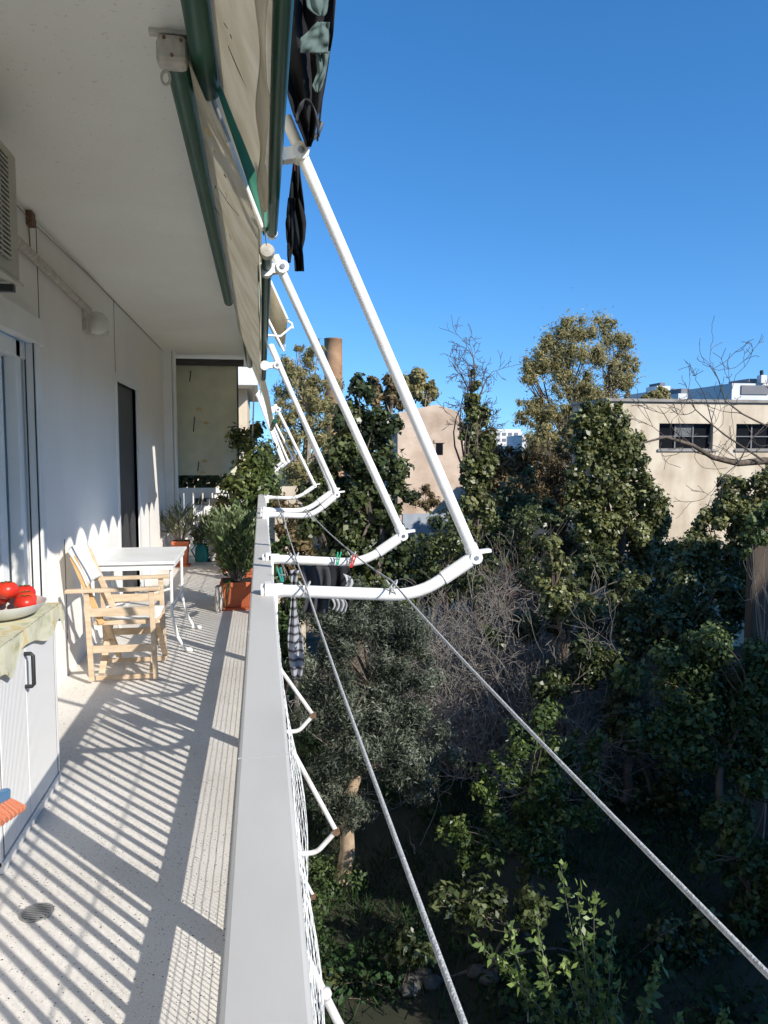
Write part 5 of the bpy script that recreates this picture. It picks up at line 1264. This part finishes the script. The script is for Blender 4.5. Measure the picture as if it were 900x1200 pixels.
x = W[1][1][0]; ww = W[0][1][0]-W[0][0][0]; gap = W[1][0][0]-W[0][1][0]; ws = [(a[0], b[0]) for a, b in W]
for k in range(3): ws.append((ws[-1][1]+gap, ws[-1][1]+gap+ww))
g = MB(); g.box((xl, YB, GZ-0.3), (xr, YB+0.3, wz0)); g.box((xl, YB, wz1), (xr, YB+0.3, ztop-0.08))
px = xl
for a, b in ws: g.box((px, YB, wz0), (a, YB+0.3, wz1)); px = b
g.box((px, YB, wz0), (xr, YB+0.3, wz1)); g.box((xl, YB+0.3, GZ-0.3), (xl+0.3, YB+3, ztop-0.08)); g.box((xl, YB+3, GZ-.3), (xr, YB+3.3, ztop-0.08))
g.build('wall', 'facade', cbld)
box_part('roof', (xl-0.08, YB-0.10, ztop-0.08), (xr, YB+3.4, ztop+0.03), 'cement', cbld)
for i, (a, b) in enumerate(ws): window(cbld, a, b, wz0, wz1, YB, 3, 2, (1, 1) if i == 0 else None)

YH = 36.0
hs = thing('stone_house', 'pink-beige stone gable house with a small dark window', 'building', tuple(base_under(508, 600, YH)))
prof = [at(u, v, y=YH) for u, v in ((466, 640), (466, 484), (488, 479), (512, 474), (536, 482), (545, 498), (553, 516), (553, 640))]
prof = [np.array([p[0], YH, p[2] if i not in (0, 7) else GZ]) for i, p in enumerate(prof)]
MB().prism(prof, (0, 7, 0)).build('wall', 'facade_pink', hs)
a, b = at(511, 533, y=YH), at(519, 519, y=YH)
wn = box_part('window', (a[0], YH-0.02, a[2]), (b[0], YH+0.05, b[2]), 'pane', hs)
box_part('lintel', (a[0]-0.1, YH-0.05, b[2]), (b[0]+0.1, YH-0.021, b[2]+0.15), 'facade_pink', wn)
a, b = at(472, 625, y=30), at(525, 602, y=30)
tag(box_part('low_wall', (a[0], 30, GZ), (b[0], 30.2, b[2]), 'bluegrey', None), 'low blue-grey wall in front of the gabled house', 'wall')
leafy('dry_shrub', 'brown dried shrub leaning on the front of the gabled house', 'shrub', [(500, 575, 10), (492, 585, 9), (508, 585, 9), (500, 590, 12)], 34, 1400, 0.16, 'brownish', (500, 640), 0.05, 'twig_red', aspect=0.3, cr=0.4, limbs_n=20)
chy = thing('brick_chimney', 'tall round brick chimney stack behind the feathery tree', 'chimney', tuple(base_under(390, 600, 62)))
c = at(390.5, 397, y=62); r_ = 10.5*62/900*1.0
MB().lathe([(r_*1.12, GZ), (r_*1.0, c[2]-1.2), (r_*0.99, c[2]-0.12), (r_*1.02, c[2]-0.1), (r_*1.02, c[2]), (r_*0.8, c[2]), (r_*0.78, c[2]-1.0)], (c[0], 62, 0), 28).build('stack', 'brick', chy, smooth=True)

leafy('wall_creeper', 'green creeper hanging over the top of the brown wall', 'creeper', [(886, 612, 11), (900, 606, 14), (880, 632, 9), (893, 625, 10), (876, 650, 7), (905, 625, 10)], 13.2, 2600, 0.085, 'bush', (905, 700), 0.02, 'twig', aspect=0.7, cr=0.16, limbs_n=12, twigr=0.006)
bw_ = thing('brown_wall', 'dark brown boarded wall at the right edge of the photo', 'wall', tuple(base_under(890, 700, 13.5)))
a = at(884, 622, y=13.5)
box_part('boards', (a[0], 13.5, GZ), (a[0]+4, 13.7, a[2]), 'brownwall', bw_); box_part('cap', (a[0]-0.04, 13.46, a[2]), (a[0]+4, 13.74, a[2]+0.06), 'brownwall', bw_)

def city(name, lab, u0, u1, v0, y, m='cityw', extras=(), deep=8):
    a, b = at(u0, v0, y=y), at(u1, v0, y=y)
    o = thing(name, lab, 'building', ((a[0]+b[0])/2, y, GZ), 'white blocks on the skyline')
    box_part('wall', (a[0], y, GZ), (b[0], y+deep, a[2]), m, o)
    h = a[2]
    for (ua, ub, va, vb, mm, nm) in extras:
        p, q = at(ua, vb, y=y), at(ub, va, y=y)
        d0 = -0.12 if nm in ('window', 'balcony') else 0.6
        box_part(nm, (p[0], y+d0, p[2]), (q[0], y+(0 if d0 < 0 else 4)-0.003, q[2]), mm, o)
    return o
city('city_block', 'white city block with rooftop boxes over the left end of the concrete roof', 760, 798, 459, 110, extras=((772, 788, 452, 459, 'cityw', 'roof_hut'), (776, 782, 448, 452, 'citygrey', 'roof_tank'), (792, 800, 455, 459, 'citygrey', 'roof_box')))
city('city_block', 'long white city block over the middle of the concrete roof', 795, 862, 461, 100, extras=((801, 812, 455, 461, 'citygrey', 'roof_hut'), (815, 822, 457, 461, 'cityw', 'roof_box'), (828, 850, 457, 461, 'cityw', 'roof_hut'), (835, 838, 453, 457, 'citygrey', 'roof_tank')))
o = city('city_block', 'grey and white house with a roof chimney pipe at the right edge', 858, 940, 449, 70, 'cityw', extras=((868, 900, 452, 462, 'citygrey', 'balcony'), (882, 940, 444, 449, 'citygrey', 'roof_hut')))
a, b = at(889, 449, y=70), at(896, 440, y=70)
box_part('chimney', (a[0], 69.6, a[2]), (b[0], 70.3, b[2]), 'cityw', o)
MB().tube([at(892.5, 440, y=69.9), at(892.5, 434, y=69.9)], 0.17, 8).build('chimney_pipe', 'black', o, smooth=True)
wl_ = [(575+7*i, 579+7*i, 507, 510, 'citygrey', 'window') for i in range(5)]+[(575+7*i, 579+7*i, 514, 517, 'citygrey', 'window') for i in range(5)]
city('city_block', 'white block with small windows just right of the mast tree', 568, 612, 503, 130, extras=wl_)
city('city_block', 'white block glimpsed under the eucalyptus', 612, 655, 510, 120, extras=[(618+8*i, 623+8*i, 514, 518, 'citygrey', 'window') for i in range(4)])
city('city_block', 'pale low block behind the bare shrubs right of the gabled house', 550, 700, 522, 160, 'facade')

# unseen blocks added behind the viewer, heights stepped to shape the garden shade
def block(lab, x0, x1, y1, top, dep=9):
    o = thing('shading_block', lab, 'building', ((x0+x1)/2, y1-dep/2, GZ))
    box_part('wall', (x0, y1-dep, GZ-0.3), (x1, y1, top), 'wall', o)
    for z in np.arange(GZ+1.2, top-1.8, 3.0):
        for x in np.arange(x0+0.8, x1-1.2, 2.6): box_part('window', (x, y1-0.02, z), (x+1.2, y1+0.03, z+1.4), 'pane', o)
block('low white block added unseen behind the viewer to shade the garden', 10.2, 15.6, -5, 5.2)
block('middle white block added unseen behind the viewer to shade the garden', 15.604, 18.9, -5, 7.0)
block('narrow white block added unseen behind the viewer to shade the garden', 19.0, 20.8, -5, 10.9, 2.6)
block('taller white block added unseen behind the viewer to shade the garden', 20.804, 22.3, -5, 13.4, 2.6)
block('white block of five floors added unseen behind the viewer to shade the garden', 22.304, 23.5, -5, 11.2)
block('plain white block added unseen behind the viewer to shade the garden', 23.504, 26.5, -5, 12.4)
block('white block of six floors added unseen behind the viewer to shade the garden', 26.504, 30, -5, 14.6)
block('tall white block of eight floors added unseen behind the viewer to shade the garden', 30.004, 38.5, -5, 19.0)
block('tallest white block added unseen far to the right behind the viewer for shade', 39.0, 56, -5, 24.5)

# ------------------------------------------------------------------ light, sky, camera
EL, AZ = R(32.0), math.atan2(0.636, -0.772)
w = bpy.data.worlds.new("World"); scene.world = w; w.use_nodes = True
nt = w.node_tree; bgn = nt.nodes['Background']
sky = nt.nodes.new('ShaderNodeTexSky'); sky.sky_type = 'NISHITA'; sky.sun_disc = False
sky.sun_elevation = EL; sky.sun_rotation = AZ; sky.altitude = 1300; sky.air_density = 1.0; sky.dust_density = 0.05; sky.ozone_density = 3.5
tcw = nt.nodes.new('ShaderNodeTexCoord'); lift = nt.nodes.new('ShaderNodeVectorMath'); lift.operation = 'MULTIPLY_ADD'
lift.inputs[1].default_value = (1, 1, 0.85); lift.inputs[2].default_value = (0, 0, 0.105)
nt.links.new(tcw.outputs['Generated'], lift.inputs[0]); nt.links.new(lift.outputs[0], sky.inputs['Vector'])
hsv = nt.nodes.new('ShaderNodeHueSaturation'); hsv.inputs['Saturation'].default_value = 1.25
nt.links.new(sky.outputs[0], hsv.inputs['Color']); nt.links.new(hsv.outputs[0], bgn.inputs[0]); bgn.inputs[1].default_value = 0.215
ld = bpy.data.lights.new('sun', 'SUN'); ld.energy = 6.3; ld.angle = R(0.5); ld.color = (1.0, 0.95, 0.87)
so = bpy.data.objects.new('sun', ld); link(so)
sdv = Vector((math.sin(AZ)*math.cos(EL), math.cos(AZ)*math.cos(EL), math.sin(EL)))
so.rotation_euler = (-sdv).to_track_quat('-Z', 'Y').to_euler(); so.location = (10, -10, 20)

cam = bpy.data.cameras.new('camera'); co = bpy.data.objects.new('camera', cam); link(co)
cam.sensor_fit = 'VERTICAL'; cam.sensor_height = 36.0; cam.sensor_width = 27.0; cam.lens = 36.0*FOC/1200
cam.clip_start = 0.02; cam.clip_end = 6000
co.location = (0, 0, CAM_Z); co.rotation_euler = (R(90)-PITCH, 0, -YAW)
scene.camera = co
scene.view_settings.view_transform = 'Standard'; scene.view_settings.look = 'None'; scene.view_settings.exposure = 0
scene.render.resolution_x = 768; scene.render.resolution_y = 1024
scene.cycles.max_bounces = 9; scene.cycles.diffuse_bounces = 7; scene.cycles.transparent_max_bounces = 8
